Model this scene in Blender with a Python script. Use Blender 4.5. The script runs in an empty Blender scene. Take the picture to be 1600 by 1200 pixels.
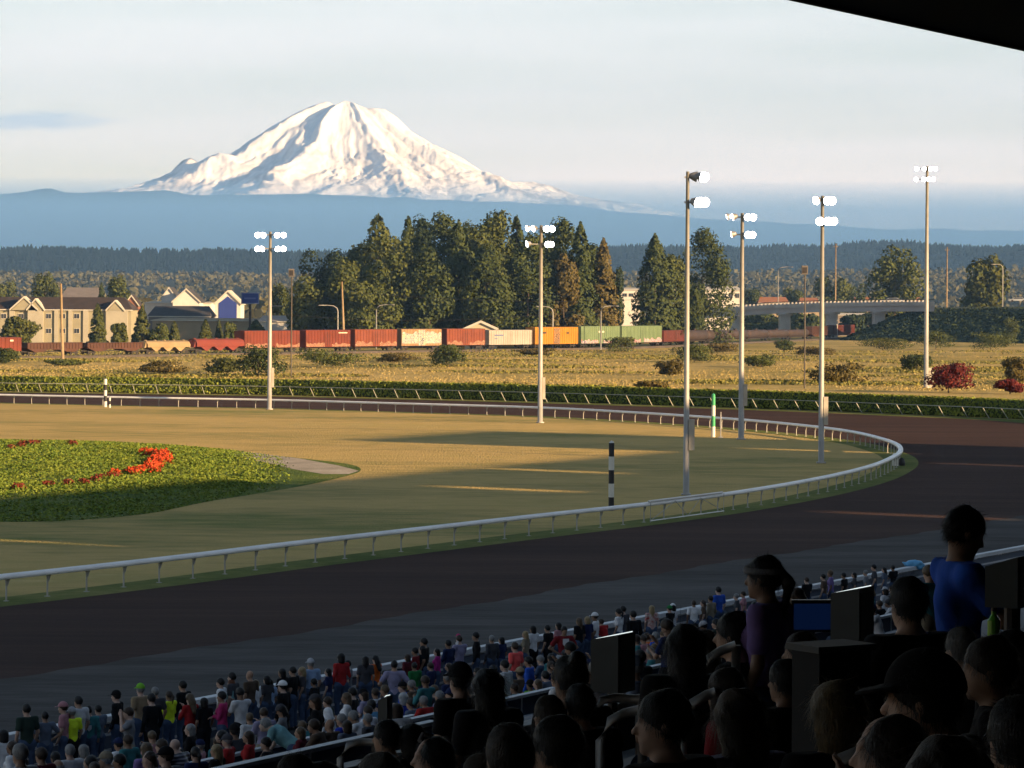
import bpy, bmesh, math, random
import numpy as np
from mathutils import Vector, Matrix

# ------------------------------------------------------------------ camera, sky, sun, exposure
SC = bpy.context.scene
COL = SC.collection
R = math.radians
EYE = 11.5                      # lens height above the track
FPX, CX, CY = 5000.0, 800.0, 482.0   # focal length and horizon point of the 1600x1200 photograph
ROLL = R(0.3)
cam_d = bpy.data.cameras.new('camera')
cam_d.sensor_fit = 'HORIZONTAL'; cam_d.sensor_width = 36.0
cam_d.lens = 36.0 * FPX / 1600.0
cam_d.shift_y = -(600.0 - CY) / 1600.0
cam_d.clip_start = 0.5; cam_d.clip_end = 400000.0
cam = bpy.data.objects.new('camera', cam_d); COL.objects.link(cam)
cam.location = (0, 0, EYE)
cam.rotation_euler = (Matrix.Rotation(R(90), 3, 'X') @ Matrix.Rotation(ROLL, 3, 'Z')).to_euler()
SC.camera = cam

SUN_EL = R(11.5)
SUN_H = Vector((0.84, -0.545, 0)).normalized()      # horizontal direction towards the sun
SUN_DIR = Vector((SUN_H.x * math.cos(SUN_EL), SUN_H.y * math.cos(SUN_EL), math.sin(SUN_EL)))
world = bpy.data.worlds.new('World'); SC.world = world; world.use_nodes = True
wn, wl = world.node_tree.nodes, world.node_tree.links
wn.clear()
w_out = wn.new('ShaderNodeOutputWorld'); w_bg = wn.new('ShaderNodeBackground')
w_sky = wn.new('ShaderNodeTexSky'); w_sky.sky_type = 'NISHITA'; w_sky.sun_disc = False
w_sky.sun_elevation = SUN_EL
w_sky.sun_rotation = math.atan2(SUN_H.x, SUN_H.y)
w_sky.air_density = 1.0; w_sky.dust_density = 0.6; w_sky.ozone_density = 1.0
w_bg.inputs['Strength'].default_value = 0.05
# thin high cloud: streaks of noise stretched along the horizon, the same all the way round
w_geo = wn.new('ShaderNodeTexCoord')
w_map = wn.new('ShaderNodeMapping'); w_map.inputs['Scale'].default_value = (2.2, 2.2, 26.0)
w_noise = wn.new('ShaderNodeTexNoise'); w_noise.inputs['Scale'].default_value = 2.0
w_noise.inputs['Detail'].default_value = 6.0; w_noise.inputs['Roughness'].default_value = 0.55
w_ramp = wn.new('ShaderNodeValToRGB')
w_ramp.color_ramp.elements[0].position = 0.36; w_ramp.color_ramp.elements[0].color = (0.52, 0.52, 0.52, 1)
w_ramp.color_ramp.elements[1].position = 0.72; w_ramp.color_ramp.elements[1].color = (0.85, 0.85, 0.85, 1)
w_mix = wn.new('ShaderNodeMixRGB'); w_mix.inputs[2].default_value = (8.7, 7.6, 7.2, 1)
wl.new(w_geo.outputs['Generated'], w_map.inputs['Vector']); wl.new(w_map.outputs['Vector'], w_noise.inputs['Vector'])
wl.new(w_noise.outputs['Fac'], w_ramp.inputs['Fac']); 
# the veil is thickest where it is seen edge on and thins out towards the zenith
w_sep = wn.new('ShaderNodeSeparateXYZ'); w_el = wn.new('ShaderNodeMapRange'); w_el.interpolation_type = 'SMOOTHERSTEP'
for k_, v_ in (('From Min', 0.02), ('From Max', 0.34), ('To Min', 1.0), ('To Max', 0.06)): w_el.inputs[k_].default_value = v_
w_mul = wn.new('ShaderNodeMath'); w_mul.operation = 'MULTIPLY'
wl.new(w_geo.outputs['Generated'], w_sep.inputs[0]); wl.new(w_sep.outputs['Z'], w_el.inputs['Value'])
wl.new(w_ramp.outputs['Color'], w_mul.inputs[0]); wl.new(w_el.outputs['Result'], w_mul.inputs[1]); wl.new(w_mul.outputs[0], w_mix.inputs[0])
wl.new(w_sky.outputs['Color'], w_mix.inputs[1])
w_tint = wn.new('ShaderNodeMapRange'); w_cc = wn.new('ShaderNodeMixRGB')      # the veil is rosy low down and pale blue higher up
for k_, v_ in (('From Min', 0.03), ('From Max', 0.11), ('To Min', 0.0), ('To Max', 1.0)): w_tint.inputs[k_].default_value = v_
w_cc.inputs[1].default_value = (9.7, 7.9, 7.0, 1); w_cc.inputs[2].default_value = (8.1, 7.9, 7.75, 1)
wl.new(w_sep.outputs['Z'], w_tint.inputs['Value']); wl.new(w_tint.outputs['Result'], w_cc.inputs[0]); wl.new(w_cc.outputs['Color'], w_mix.inputs[2])
# one small flat grey-blue cloud low over the hills
def _m(op, a, b):
    n = wn.new('ShaderNodeMath'); n.operation = op
    for i_, q in enumerate((a, b)):
        if isinstance(q, (int, float)): n.inputs[i_].default_value = q
        elif q is not None: wl.new(q, n.inputs[i_])
    return n.outputs[0]
c_az = _m('DIVIDE', w_sep.outputs['X'], w_sep.outputs['Y']); c_el = _m('DIVIDE', w_sep.outputs['Z'], w_sep.outputs['Y'])
c_map = wn.new('ShaderNodeMapping'); c_map.inputs['Scale'].default_value = (60, 60, 420); wl.new(w_geo.outputs['Generated'], c_map.inputs['Vector'])
c_noise = wn.new('ShaderNodeTexNoise'); c_noise.inputs['Scale'].default_value = 1.0; c_noise.inputs['Detail'].default_value = 5; wl.new(c_map.outputs['Vector'], c_noise.inputs['Vector'])
c_d = _m('ADD', _m('POWER', _m('DIVIDE', _m('ADD', c_az, 0.156), 0.032), 2.0), _m('POWER', _m('DIVIDE', _m('SUBTRACT', c_el, 0.0578), 0.0036), 2.0))
c_d = _m('ADD', _m('SQRT', c_d, None), _m('MULTIPLY', _m('SUBTRACT', c_noise.outputs['Fac'], 0.5), 1.8))
c_r = wn.new('ShaderNodeMapRange'); c_r.interpolation_type = 'SMOOTHSTEP'
for k_, v_ in (('From Min', 0.25), ('From Max', 1.25), ('To Min', 0.55), ('To Max', 0.0)): c_r.inputs[k_].default_value = v_
wl.new(c_d, c_r.inputs['Value']); c_f = _m('MULTIPLY', c_r.outputs['Result'], _m('GREATER_THAN', w_sep.outputs['Y'], 0.0))
c_mix = wn.new('ShaderNodeMixRGB'); c_mix.inputs[2].default_value = (3.6, 4.6, 5.8, 1); wl.new(c_f, c_mix.inputs[0]); wl.new(w_mix.outputs['Color'], c_mix.inputs[1])
wl.new(c_mix.outputs['Color'], w_bg.inputs['Color'])
wl.new(w_bg.outputs['Background'], w_out.inputs['Surface'])

sun_d = bpy.data.lights.new('sun', 'SUN'); sun_d.energy = 5.0; sun_d.angle = R(0.5); sun_d.color = (1.0, 0.66, 0.34)
sun = bpy.data.objects.new('sun', sun_d); COL.objects.link(sun)
sun.rotation_euler = SUN_DIR.to_track_quat('Z', 'Y').to_euler()
sun.location = (60, -40, 80)

SC.view_settings.view_transform = 'Standard'; SC.view_settings.look = 'None'
SC.view_settings.gamma = 1.0; SC.view_settings.use_curve_mapping = False
SC.view_settings.exposure = 1.66
SC.render.engine = 'CYCLES'
SC.cycles.use_denoising = True; SC.cycles.adaptive_threshold = 0.02
SC.cycles.max_bounces = 5; SC.cycles.diffuse_bounces = 3; SC.cycles.volume_bounces = 0
SC.cycles.transparent_max_bounces = 12; SC.cycles.sample_clamp_indirect = 4.0

# ------------------------------------------------------------------ helpers
random.seed(7)
_cr, _sr = math.cos(ROLL), math.sin(ROLL)
def ray(px, py):
    """direction (x per metre of depth, z per metre of depth) of a photograph pixel"""
    a, b = px - CX, py - CY
    return (_cr * a + _sr * b) / FPX, -(-_sr * a + _cr * b) / FPX
def G(px, py, z=0.0):
    dx, dz = ray(px, py)
    d = (z - EYE) / dz
    return Vector((dx * d, d, z))
def D(px, py, d):
    dx, dz = ray(px, py)
    return Vector((dx * d, d, EYE + dz * d))
T = Vector((0.478, 0.8784, 0)).normalized()      # along the stand
N = Vector((-T.y, T.x, 0))                        # from the stand towards the track
def UV(u, v, z=0.0):
    return T * u + N * v + Vector((0, 0, z))
def floor_z(v):
    return max(0.0, 0.24 * (42.0 - v))

MATS = {}
def mat(name, col, rough=0.7, metal=0.0, noise=None, bump=None, spec=0.3, emit=None, col2=None, coords='Object'):
    """principled material; noise=(scale, amount) breaks the colour up towards col2, bump=(scale, distance, strength)"""
    if name in MATS: return MATS[name]
    m = bpy.data.materials.new(name); m.use_nodes = True
    nt = m.node_tree; b = nt.nodes['Principled BSDF']
    b.inputs['Base Color'].default_value = (*col, 1); b.inputs['Roughness'].default_value = rough
    b.inputs['Metallic'].default_value = metal; b.inputs['Specular IOR Level'].default_value = spec
    if emit:
        b.inputs['Emission Color'].default_value = (*emit[0], 1); b.inputs['Emission Strength'].default_value = emit[1]
    tc = nt.nodes.new('ShaderNodeTexCoord')
    if noise:
        n = nt.nodes.new('ShaderNodeTexNoise'); n.inputs['Scale'].default_value = noise[0]; n.inputs['Detail'].default_value = 5
        r = nt.nodes.new('ShaderNodeValToRGB'); r.color_ramp.elements[0].position = 0.35; r.color_ramp.elements[1].position = 0.68
        c2 = col2 if col2 else tuple(c * (1 - noise[1]) for c in col)
        r.color_ramp.elements[0].color = (*c2, 1); r.color_ramp.elements[1].color = (*col, 1)
        nt.links.new(tc.outputs[coords], n.inputs['Vector']); nt.links.new(n.outputs['Fac'], r.inputs['Fac'])
        nt.links.new(r.outputs['Color'], b.inputs['Base Color'])
    if bump:
        n = nt.nodes.new('ShaderNodeTexNoise'); n.inputs['Scale'].default_value = bump[0]; n.inputs['Detail'].default_value = 4
        bp = nt.nodes.new('ShaderNodeBump'); bp.inputs['Distance'].default_value = bump[1]; bp.inputs['Strength'].default_value = bump[2]
        nt.links.new(tc.outputs[coords], n.inputs['Vector']); nt.links.new(n.outputs['Fac'], bp.inputs['Height'])
        nt.links.new(bp.outputs['Normal'], b.inputs['Normal'])
    MATS[name] = m
    return m

class MB:
    """collects faces for ONE mesh"""
    def __init__(s): s.v = []; s.f = []; s.m = []
    def add(s, vs, fs, mi=0):
        o = len(s.v); s.v += [tuple(v) for v in vs]
        s.f += [tuple(i + o for i in f) for f in fs]; s.m += [mi] * len(fs)
        return s
    def box(s, lo, hi, M=None, mi=0):
        x0, y0, z0 = lo; x1, y1, z1 = hi
        vs = [Vector(p) for p in ((x0,y0,z0),(x1,y0,z0),(x1,y1,z0),(x0,y1,z0),(x0,y0,z1),(x1,y0,z1),(x1,y1,z1),(x0,y1,z1))]
        if M is not None: vs = [M @ p for p in vs]
        return s.add(vs, [(0,3,2,1),(4,5,6,7),(0,1,5,4),(1,2,6,5),(2,3,7,6),(3,0,4,7)], mi)
    def tube(s, pts, rad, n=8, mi=0, cap=True):
        pts = [Vector(p) for p in pts]
        if not isinstance(rad, (list, tuple)): rad = [rad] * len(pts)
        rings = []
        for i, p in enumerate(pts):
            a = pts[max(i-1, 0)]; b = pts[min(i+1, len(pts)-1)]
            d = (b - a).normalized()
            up = Vector((0,0,1)) if abs(d.z) < 0.9 else Vector((1,0,0))
            x = d.cross(up).normalized(); y = d.cross(x)
            rings.append([p + (x * math.cos(2*math.pi*k/n) + y * math.sin(2*math.pi*k/n)) * rad[i] for k in range(n)])
        fs = []
        for i in range(len(pts)-1):
            for k in range(n):
                fs.append((i*n+k, i*n+(k+1)%n, (i+1)*n+(k+1)%n, (i+1)*n+k))
        if cap:
            fs.append(tuple(range(n))); fs.append(tuple((len(pts)-1)*n + k for k in reversed(range(n))))
        return s.add([p for r in rings for p in r], fs, mi)
    def prism(s, poly, y0, y1, M=None, mi=0):
        """poly in (x,z), extruded from y0 to y1"""
        n = len(poly)
        vs = [Vector((x, y0, z)) for x, z in poly] + [Vector((x, y1, z)) for x, z in poly]
        if M is not None: vs = [M @ p for p in vs]
        fs = [tuple(range(n)), tuple(n + k for k in reversed(range(n)))] + [(k, n+k, n+(k+1)%n, (k+1)%n) for k in range(n)]
        return s.add(vs, fs, mi)
    def lathe(s, prof, n=12, M=None, mi=0):
        """prof (r,z) bottom to top"""
        vs, fs = [], []
        for r, z in prof:
            for k in range(n):
                p = Vector((r*math.cos(2*math.pi*k/n), r*math.sin(2*math.pi*k/n), z)); vs.append(M @ p if M is not None else p)
        for i in range(len(prof)-1):
            for k in range(n): fs.append((i*n+k, i*n+(k+1)%n, (i+1)*n+(k+1)%n, (i+1)*n+k))
        fs.append(tuple(reversed(range(n)))); fs.append(tuple((len(prof)-1)*n+k for k in range(n)))
        return s.add(vs, fs, mi)
    def mesh(s, name, smooth=False):
        me = bpy.data.meshes.new(name); me.from_pydata(s.v, [], s.f)
        if any(s.m): me.polygons.foreach_set('material_index', s.m)
        if smooth: me.polygons.foreach_set('use_smooth', [True] * len(s.f))
        me.update(); return me
    def build(s, name, mats, parent=None, smooth=False):
        me = s.mesh(name, smooth)
        for m in (mats if isinstance(mats, (list, tuple)) else [mats]): me.materials.append(m)
        return link(name, me, parent)
def link(name, data, parent=None):
    o = bpy.data.objects.new(name, data); COL.objects.link(o)
    if parent: o.parent = parent
    return o
def tag(o, label=None, cat=None, group=None, kind=None):
    if label: o['label'] = label
    if cat: o['category'] = cat
    if group: o['group'] = group
    if kind: o['kind'] = kind
    return o
def empty(name, loc=(0,0,0), rz=0.0):
    o = link(name, None); o.location = loc; o.rotation_euler = (0, 0, rz); o.empty_display_size = 0.3
    return o
def frame(loc, ex):
    """matrix with x along ex, z up"""
    ex = Vector((ex[0], ex[1], 0)).normalized(); ey = Vector((-ex.y, ex.x, 0))
    return Matrix(((ex.x, ey.x, 0, loc[0]), (ex.y, ey.y, 0, loc[1]), (0, 0, 1, loc[2]), (0, 0, 0, 1)))
def np_mesh(name, V, F, mats, smooth=True, parent=None):
    """mesh object from numpy arrays; F is (n,3) or (n,4)"""
    me = bpy.data.meshes.new(name); F = np.asarray(F); k = F.shape[1]
    me.vertices.add(len(V)); me.vertices.foreach_set('co', np.asarray(V, np.float32).ravel())
    me.loops.add(F.size); me.loops.foreach_set('vertex_index', F.ravel().astype(np.int32))
    me.polygons.add(len(F)); me.polygons.foreach_set('loop_start', np.arange(0, F.size, k, dtype=np.int32))
    me.polygons.foreach_set('use_smooth', np.full(len(F), smooth))
    me.update(calc_edges=True)
    for m in (mats if isinstance(mats, (list, tuple)) else [mats]): me.materials.append(m)
    return link(name, me, parent)
def vnoise(x, y, seed=0):
    """smooth value noise on arrays, 0..1"""
    def h(i, j):
        n = (i.astype(np.int64) * 374761393 + j.astype(np.int64) * 668265263 + seed * 974711) & 0x7fffffff
        n = ((n ^ (n >> 13)) * 1274126177) & 0x7fffffff
        return ((n ^ (n >> 16)) & 0xffff) / 65535.0
    xi, yi = np.floor(x), np.floor(y); fx, fy = x - xi, y - yi
    fx = fx*fx*(3-2*fx); fy = fy*fy*(3-2*fy)
    return (h(xi,yi)*(1-fx)+h(xi+1,yi)*fx)*(1-fy) + (h(xi,yi+1)*(1-fx)+h(xi+1,yi+1)*fx)*fy
def fbm(x, y, oct=5, seed=0, ridged=False):
    a, s, t = 1.0, 0.0, 0.0
    for o in range(oct):
        n = vnoise(x, y, seed + o)
        if ridged: n = 1 - np.abs(2*n - 1)
        s = s + a * n; t += a; a *= 0.5; x = x * 2.03 + 5.1; y = y * 2.03 + 1.7
    return s / t
def grid_faces(nu, nv):
    i = np.arange(nu - 1)[:, None] * nv + np.arange(nv - 1)[None, :]
    return np.stack([i, i + nv, i + nv + 1, i + 1], -1).reshape(-1, 4)
def smooth_path(pts, step):
    """Catmull-Rom through pts, resampled every `step` metres"""
    P = [Vector(p) for p in pts]; P = [P[0]*2 - P[1]] + P + [P[-1]*2 - P[-2]]
    dense = []
    for i in range(1, len(P) - 2):
        for k in range(24):
            t = k / 24.0
            dense.append(0.5 * ((2*P[i]) + (P[i+1]-P[i-1])*t + (2*P[i-1]-5*P[i]+4*P[i+1]-P[i+2])*t*t + (3*P[i]-P[i-1]-3*P[i+1]+P[i+2])*t**3))
    dense.append(P[-2]); out = [dense[0].copy()]; acc = 0.0
    for a, b in zip(dense, dense[1:]):
        L = (b - a).length
        while L > 0 and acc + L >= step:
            a = a + (b - a) * ((step - acc) / L); out.append(a.copy()); L = (b - a).length; acc = 0.0
        acc += L
    return out

# ------------------------------------------------------------------ the far land: mountain, foothills, ridges
def snow_material():
    m = bpy.data.materials.new('mountain_snow'); m.use_nodes = True
    nt = m.node_tree; b = nt.nodes['Principled BSDF']; b.inputs['Roughness'].default_value = 0.8
    b.inputs['Specular IOR Level'].default_value = 0.1
    at = nt.nodes.new('ShaderNodeAttribute'); at.attribute_name = 'rock'
    mx = nt.nodes.new('ShaderNodeMixRGB'); mx.inputs[1].default_value = (0.82, 0.80, 0.80, 1); mx.inputs[2].default_value = (0.27, 0.24, 0.245, 1)
    nt.links.new(at.outputs['Fac'], mx.inputs[0]); nt.links.new(mx.outputs['Color'], b.inputs['Base Color'])
    return m
def mountain():
    DM = 60000.0; S = DM / FPX
    sil = [(-60,330),(60,318),(130,306),(190,300),(240,285),(262,274),(284,252),(300,247),(322,262),(345,250),(392,222),(432,196),(460,180),(490,166),(512,160),(528,168),(540,158),(552,162),(575,172),(600,171),(618,182),(645,208),(680,228),(720,246),(760,272),(800,291),(830,288),(870,296),(905,310),(960,318),(1000,322),(1022,332),(1080,345),(1200,352)]
    xc = 543.0
    pts = [D(x, y, DM) for x, y in sil]
    px = np.array([p.x for p in pts]); pz = np.array([p.z for p in pts])
    cx = D(xc, 160, DM).x
    nu, nv = 620, 240
    X = np.linspace(px[0], px[-1], nu)[:, None] * np.ones((1, nv))
    Yo = (np.linspace(-1.0, 0.35, nv)[None, :]) * np.ones((nu, 1)) * 9000.0     # metres in front (-) or behind the skyline
    dx = X - cx; rr = np.sqrt(dx**2 + Yo**2) + 1.0; ca = dx / rr; ang = np.arctan2(Yo, dx)
    zl = np.interp(cx - rr, px, pz); zr = np.interp(cx + rr, px, pz)
    cone = np.interp(rr, [0, 500, 900, 2000, 4200, 6500, 9000], [3950, 3750, 3500, 2750, 1950, 1500, 1150])
    w = np.abs(ca) ** 3
    side = np.where(ca > 0, zr, zl)
    h = side * w + cone * (1 - w)
    base = np.interp(X, px, pz)
    near = np.exp(-(Yo / 260.0) ** 2)
    h = h * (1 - near) + base * near
    # glacier ribs running down from the summit, steeper crags between them
    wob = fbm(dx / 900.0, Yo / 900.0, 4, 11) * 1.1
    ribs = fbm(ang * 4.6 + wob * 1.6, rr / 2600.0, 5, 3, True)
    crag = fbm(dx / 620.0 + wob, Yo / 900.0, 6, 23, True)
    amp = np.clip(rr / 1500.0, 0.08, 1.0)
    fr = 1 - 0.88 * near
    h = h + (ribs - 0.62) * 270.0 * amp * fr + (crag - 0.6) * 95.0 * amp * fr
    for a0, wd, am in ((-1.86, 0.10, 250.0), (-1.25, 0.08, 150.0), (-2.45, 0.09, 180.0), (-0.75, 0.08, 130.0)):
        h = h + am * np.exp(-((ang - a0 + 0.18*(wob - 0.55)) / wd) ** 2) * np.clip(rr / 1300.0, 0, 1) * np.clip(1.5 - rr / 7000.0, 0, 1) * fr
    h = h + (fbm(X / 170.0, Yo / 230.0, 4, 77, True) - 0.6) * 45.0 * amp * fr
    h = np.minimum(h, base + np.maximum(0, -Yo) * 0.0 + 6) * np.where(Yo < 0, 1, 1)
    h = np.where(Yo > 0, np.minimum(h, base - Yo * 0.35), h)
    Y = DM + Yo
    gx = np.gradient(h, axis=0) / np.gradient(X, axis=0); gy = np.gradient(h, axis=1) / np.gradient(Y, axis=1)
    slope = np.sqrt(gx**2 + gy**2)
    n2 = fbm(ang * 9.0 + wob, rr / 520.0, 6, 41)*0.6 + fbm(X / 150.0, Y / 260.0, 5, 43)*0.4
    lap = (np.roll(h, 2, 0) + np.roll(h, -2, 0) + np.roll(h, 2, 1) + np.roll(h, -2, 1) - 4*h)
    rock = np.clip((slope - 0.72) * 1.5 + (n2 - 0.48) * 4.0 + np.clip(-lap / 90.0, -0.4, 0.5), 0, 1)
    alt = np.clip((h - 1700) / 1900.0, 0, 1)
    streak = fbm(ang * 13.0 + wob * 2.2, rr / 1500.0, 5, 91, True); fine_ = fbm(X / 95.0, Y / 200.0, 4, 95)
    bands = np.clip((streak - 0.66) * 5.5 + (fine_ - 0.5) * 1.6, 0, 1) * (0.85 - 0.55 * alt) * np.clip(rr / 500.0, 0, 1)
    rock = np.clip(np.maximum(rock * (0.75 - 0.70 * alt), bands), 0, 0.8)
    peak = np.exp(-(((X - D(297, 250, DM).x) / 330.0) ** 2)) * (h > 2350) * (Yo > -1100)
    rock = np.clip(rock + peak * 0.9, 0, 0.95)
    V = np.stack([X, Y, h], -1).reshape(-1, 3)
    o = np_mesh('mountain', V, grid_faces(nu, nv), snow_material())
    at = o.data.attributes.new('rock', 'FLOAT', 'POINT'); at.data.foreach_set('value', rock.astype(np.float32).ravel())
    tag(o, kind='structure'); o['label'] = 'snow covered volcano rising above the blue haze'
mountain()

def ridge(name, dist, sil, depth, m, seed, rough=0.12, nu=260, nv=40, foot=-20.0):
    """a long wooded ridge whose crest follows sil (photo pixels) at the given distance"""
    pts = [D(x, y, dist) for x, y in sil]
    px = np.array([p.x for p in pts]); pz = np.array([p.z for p in pts])
    X = np.linspace(px[0], px[-1], nu)[:, None] * np.ones((1, nv)); tt = np.linspace(0, 1.35, nv)[None, :] * np.ones((nu, 1))
    Y = dist - depth * (1 - tt)
    prof = np.where(tt <= 1, 0.5 - 0.5 * np.cos(np.pi * np.clip(tt, 0, 1)), 1 - (tt - 1) * 0.9)
    crest = np.interp(X, px, pz)
    k = depth
    h = foot + (crest - foot) * prof * (1 + (fbm(X / (k*0.16), Y / (k*0.3), 5, seed, True) - 0.6) * rough * 4 * np.sin(np.pi * np.clip(tt, 0, 1)))
    h = h + (crest - foot) * (fbm(X / (k*0.06), Y / (k*0.06), 4, seed + 9) - 0.5) * rough * np.clip(tt, 0, 1)
    V = np.stack([X, Y, h], -1).reshape(-1, 3)
    o = np_mesh(name, V, grid_faces(nu, nv), m); tag(o, kind='structure')
    return X, Y, h
forest_far = mat('far_forest', (0.018, 0.026, 0.02), 0.9, noise=(0.0006, 0.5), spec=0.05)
ridge('foothills', 26000.0, [(-300,306),(0,306),(60,302),(92,298),(120,304),(180,303),(235,300),(262,297),(300,304),(420,305),(470,306),(560,308),(640,312),(760,316),(880,322),(960,330),(1060,341),(1200,350),(1400,358),(1900,366)], 7000.0, forest_far, 5, 0.05, 320, 50, foot=-100)
ridge_near = mat('ridge_forest', (0.008, 0.012, 0.009), 0.9, noise=(0.004, 0.5), spec=0.05)
LEFT_SIL = [(-250,398),(0,397),(120,395),(260,399),(420,397),(520,399),(700,408),(900,416)]
RIGHT_SIL = [(760,404),(900,398),(980,393),(1100,393),(1160,396),(1260,389),(1310,385),(1400,384),(1480,392),(1560,389),(1640,383),(1850,380)]
valley = ridge('valley_slope', 5300.0, [(-250,440),(0,438),(300,441),(600,442),(900,440),(1150,437),(1400,434),(1850,430)], 2900.0, mat('valley_floor', (0.045, 0.045, 0.02), 0.95, noise=(0.01, 0.5), spec=0.05), 57, 0.06, 160, 30, foot=-6.0)
ridge_l = ridge('wooded_ridge', 7000.0, LEFT_SIL, 1500.0, ridge_near, 31, 0.08)
ridge_r = ridge('wooded_hill', 8200.0, RIGHT_SIL, 2600.0, ridge_near, 37, 0.10)

def conifer_mass(name, spots, m, label):
    """many small pointed trees as one mesh (a far-off wood)"""
    V, F = [], []; n = 5
    rng = np.random.RandomState(5)
    for (x, y, z, h, w) in spots:
        o = len(V); a0 = rng.rand() * 6.28
        for lvl, (rad, zz) in enumerate(((0.55, -0.1), (1.0, 0.18), (0.55, 0.55))):
            for k in range(n):
                a = a0 + 2*math.pi*k/n; j = 0.75 + 0.5 * rng.rand()
                V.append((x + math.cos(a)*w*rad*j, y + math.sin(a)*w*rad*j, z + h*(zz + 0.06*rng.randn())))
        V.append((x + w*0.2*rng.randn(), y, z + h))
        for lvl in (0, 1):
            for k in range(n):
                a, b, c, d = o+lvl*n+k, o+lvl*n+(k+1)%n, o+(lvl+1)*n+(k+1)%n, o+(lvl+1)*n+k
                F.append((a, b, c)); F.append((a, c, d))
        for k in range(n): F.append((o+2*n+k, o+2*n+(k+1)%n, o+3*n))
    o = np_mesh(name, np.array(V), np.array(F), m, smooth=False)
    tag(o, label, None, kind='stuff'); return o
def ridge_trees(name, grids, count, hs, seed, m, label, tmin=0.2):
    X, Y, H = grids; rng = np.random.RandomState(seed); nu, nv = X.shape; spots = []
    top = int(nv / 1.35)
    for _ in range(count):
        i = rng.randint(0, nu); j = int(top * (tmin + (1 - tmin) * rng.rand() ** 0.6)); j = min(j, nv - 1)
        fx = rng.rand()
        i2 = min(i + 1, nu - 1); x = X[i, j]*(1-fx) + X[i2, j]*fx; z = H[i, j]*(1-fx) + H[i2, j]*fx
        h = hs * (0.55 + 0.75 * rng.rand() ** 1.5)
        spots.append((x, Y[i, j], z - 1, h, h * (0.22 + 0.16 * rng.rand())))
    return conifer_mass(name, spots, m, label)
far_tree = mat('far_conifer', (0.008, 0.013, 0.009), 0.9, noise=(0.01, 0.5), spec=0.05)
ridge_trees('distant_forest', ridge_l, 9000, 13.0, 3, far_tree, 'dark conifer forest along the long ridge below the mountain', 0.25)
ridge_trees('distant_forest', ridge_r, 9000, 13.0, 4, far_tree, 'blue wooded slope of the distant hill behind the overpass', 0.2)

# ------------------------------------------------------------------ haze
def air(name, lo, hi, col, density, label):
    mb = MB(); mb.box(lo, hi)
    m = bpy.data.materials.new(name); m.use_nodes = True; nt = m.node_tree
    nt.nodes.remove(nt.nodes['Principled BSDF'])
    v = nt.nodes.new('ShaderNodeVolumePrincipled')
    v.inputs['Color'].default_value = (*col, 1); v.inputs['Density'].default_value = density; v.inputs['Anisotropy'].default_value = 0.0
    nt.links.new(v.outputs['Volume'], nt.nodes['Material Output'].inputs['Volume'])
    o = mb.build(name, m); tag(o, label, None, kind='stuff')
# thin haze over the whole valley; beyond it the flat-topped bank of blue evening mist that hides the feet of the mountain
air('haze', (-9000, -400, -260), (9000, 14400, 1000), (0.24, 0.50, 1.0), 0.000046, 'thin blue evening haze lying over the valley')
air('mist_bank', (-9000, 14500, -260), (9000, 18900, 600), (0.22, 0.50, 1.0), 0.00042, 'flat bank of blue mist below the snow covered mountain')

# ------------------------------------------------------------------ ground, track, infield
def blend_ground(name, cols, scales, bump, rough=0.95, stretch=(1,1,1), rot=0.0):
    """ground material: cols = [(pos, colour)...] over a large noise, broken up by a finer one; strong fine relief"""
    m = bpy.data.materials.new(name); m.use_nodes = True; nt = m.node_tree; L = nt.links
    b = nt.nodes['Principled BSDF']; b.inputs['Roughness'].default_value = rough; b.inputs['Specular IOR Level'].default_value = 0.05
    tc = nt.nodes.new('ShaderNodeTexCoord'); mp = nt.nodes.new('ShaderNodeMapping'); mp.inputs['Scale'].default_value = stretch; mp.inputs['Rotation'].default_value = (0, 0, rot)
    L.new(tc.outputs['Object'], mp.inputs['Vector'])
    n1 = nt.nodes.new('ShaderNodeTexNoise'); n1.inputs['Scale'].default_value = scales[0]; n1.inputs['Detail'].default_value = 6; n1.inputs['Roughness'].default_value = 0.6
    n2 = nt.nodes.new('ShaderNodeTexNoise'); n2.inputs['Scale'].default_value = scales[1]; n2.inputs['Detail'].default_value = 4
    L.new(mp.outputs['Vector'], n1.inputs['Vector']); L.new(mp.outputs['Vector'], n2.inputs['Vector'])
    ad = nt.nodes.new('ShaderNodeMath'); ad.operation = 'MULTIPLY_ADD'; ad.inputs[1].default_value = 0.45; 
    sb = nt.nodes.new('ShaderNodeMath'); sb.operation = 'SUBTRACT'; sb.inputs[1].default_value = 0.225
    L.new(n2.outputs['Fac'], ad.inputs[0]); L.new(n1.outputs['Fac'], ad.inputs[2]); L.new(ad.outputs[0], sb.inputs[0])
    r = nt.nodes.new('ShaderNodeValToRGB'); e = r.color_ramp.elements
    while len(e) < len(cols): e.new(0.5)
    for k, (p, c) in enumerate(cols): e[k].position = p; e[k].color = (*c, 1)
    L.new(sb.outputs[0], r.inputs['Fac']); L.new(r.outputs['Color'], b.inputs['Base Color'])
    n3 = nt.nodes.new('ShaderNodeTexNoise'); n3.inputs['Scale'].default_value = bump[0]; n3.inputs['Detail'].default_value = 3
    bp = nt.nodes.new('ShaderNodeBump'); bp.inputs['Distance'].default_value = bump[1]; bp.inputs['Strength'].default_value = bump[2]
    L.new(tc.outputs['Object'], n3.inputs['Vector']); L.new(n3.outputs['Fac'], bp.inputs['Height']); L.new(bp.outputs['Normal'], b.inputs['Normal'])
    MATS[name] = m
    return m
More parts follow.
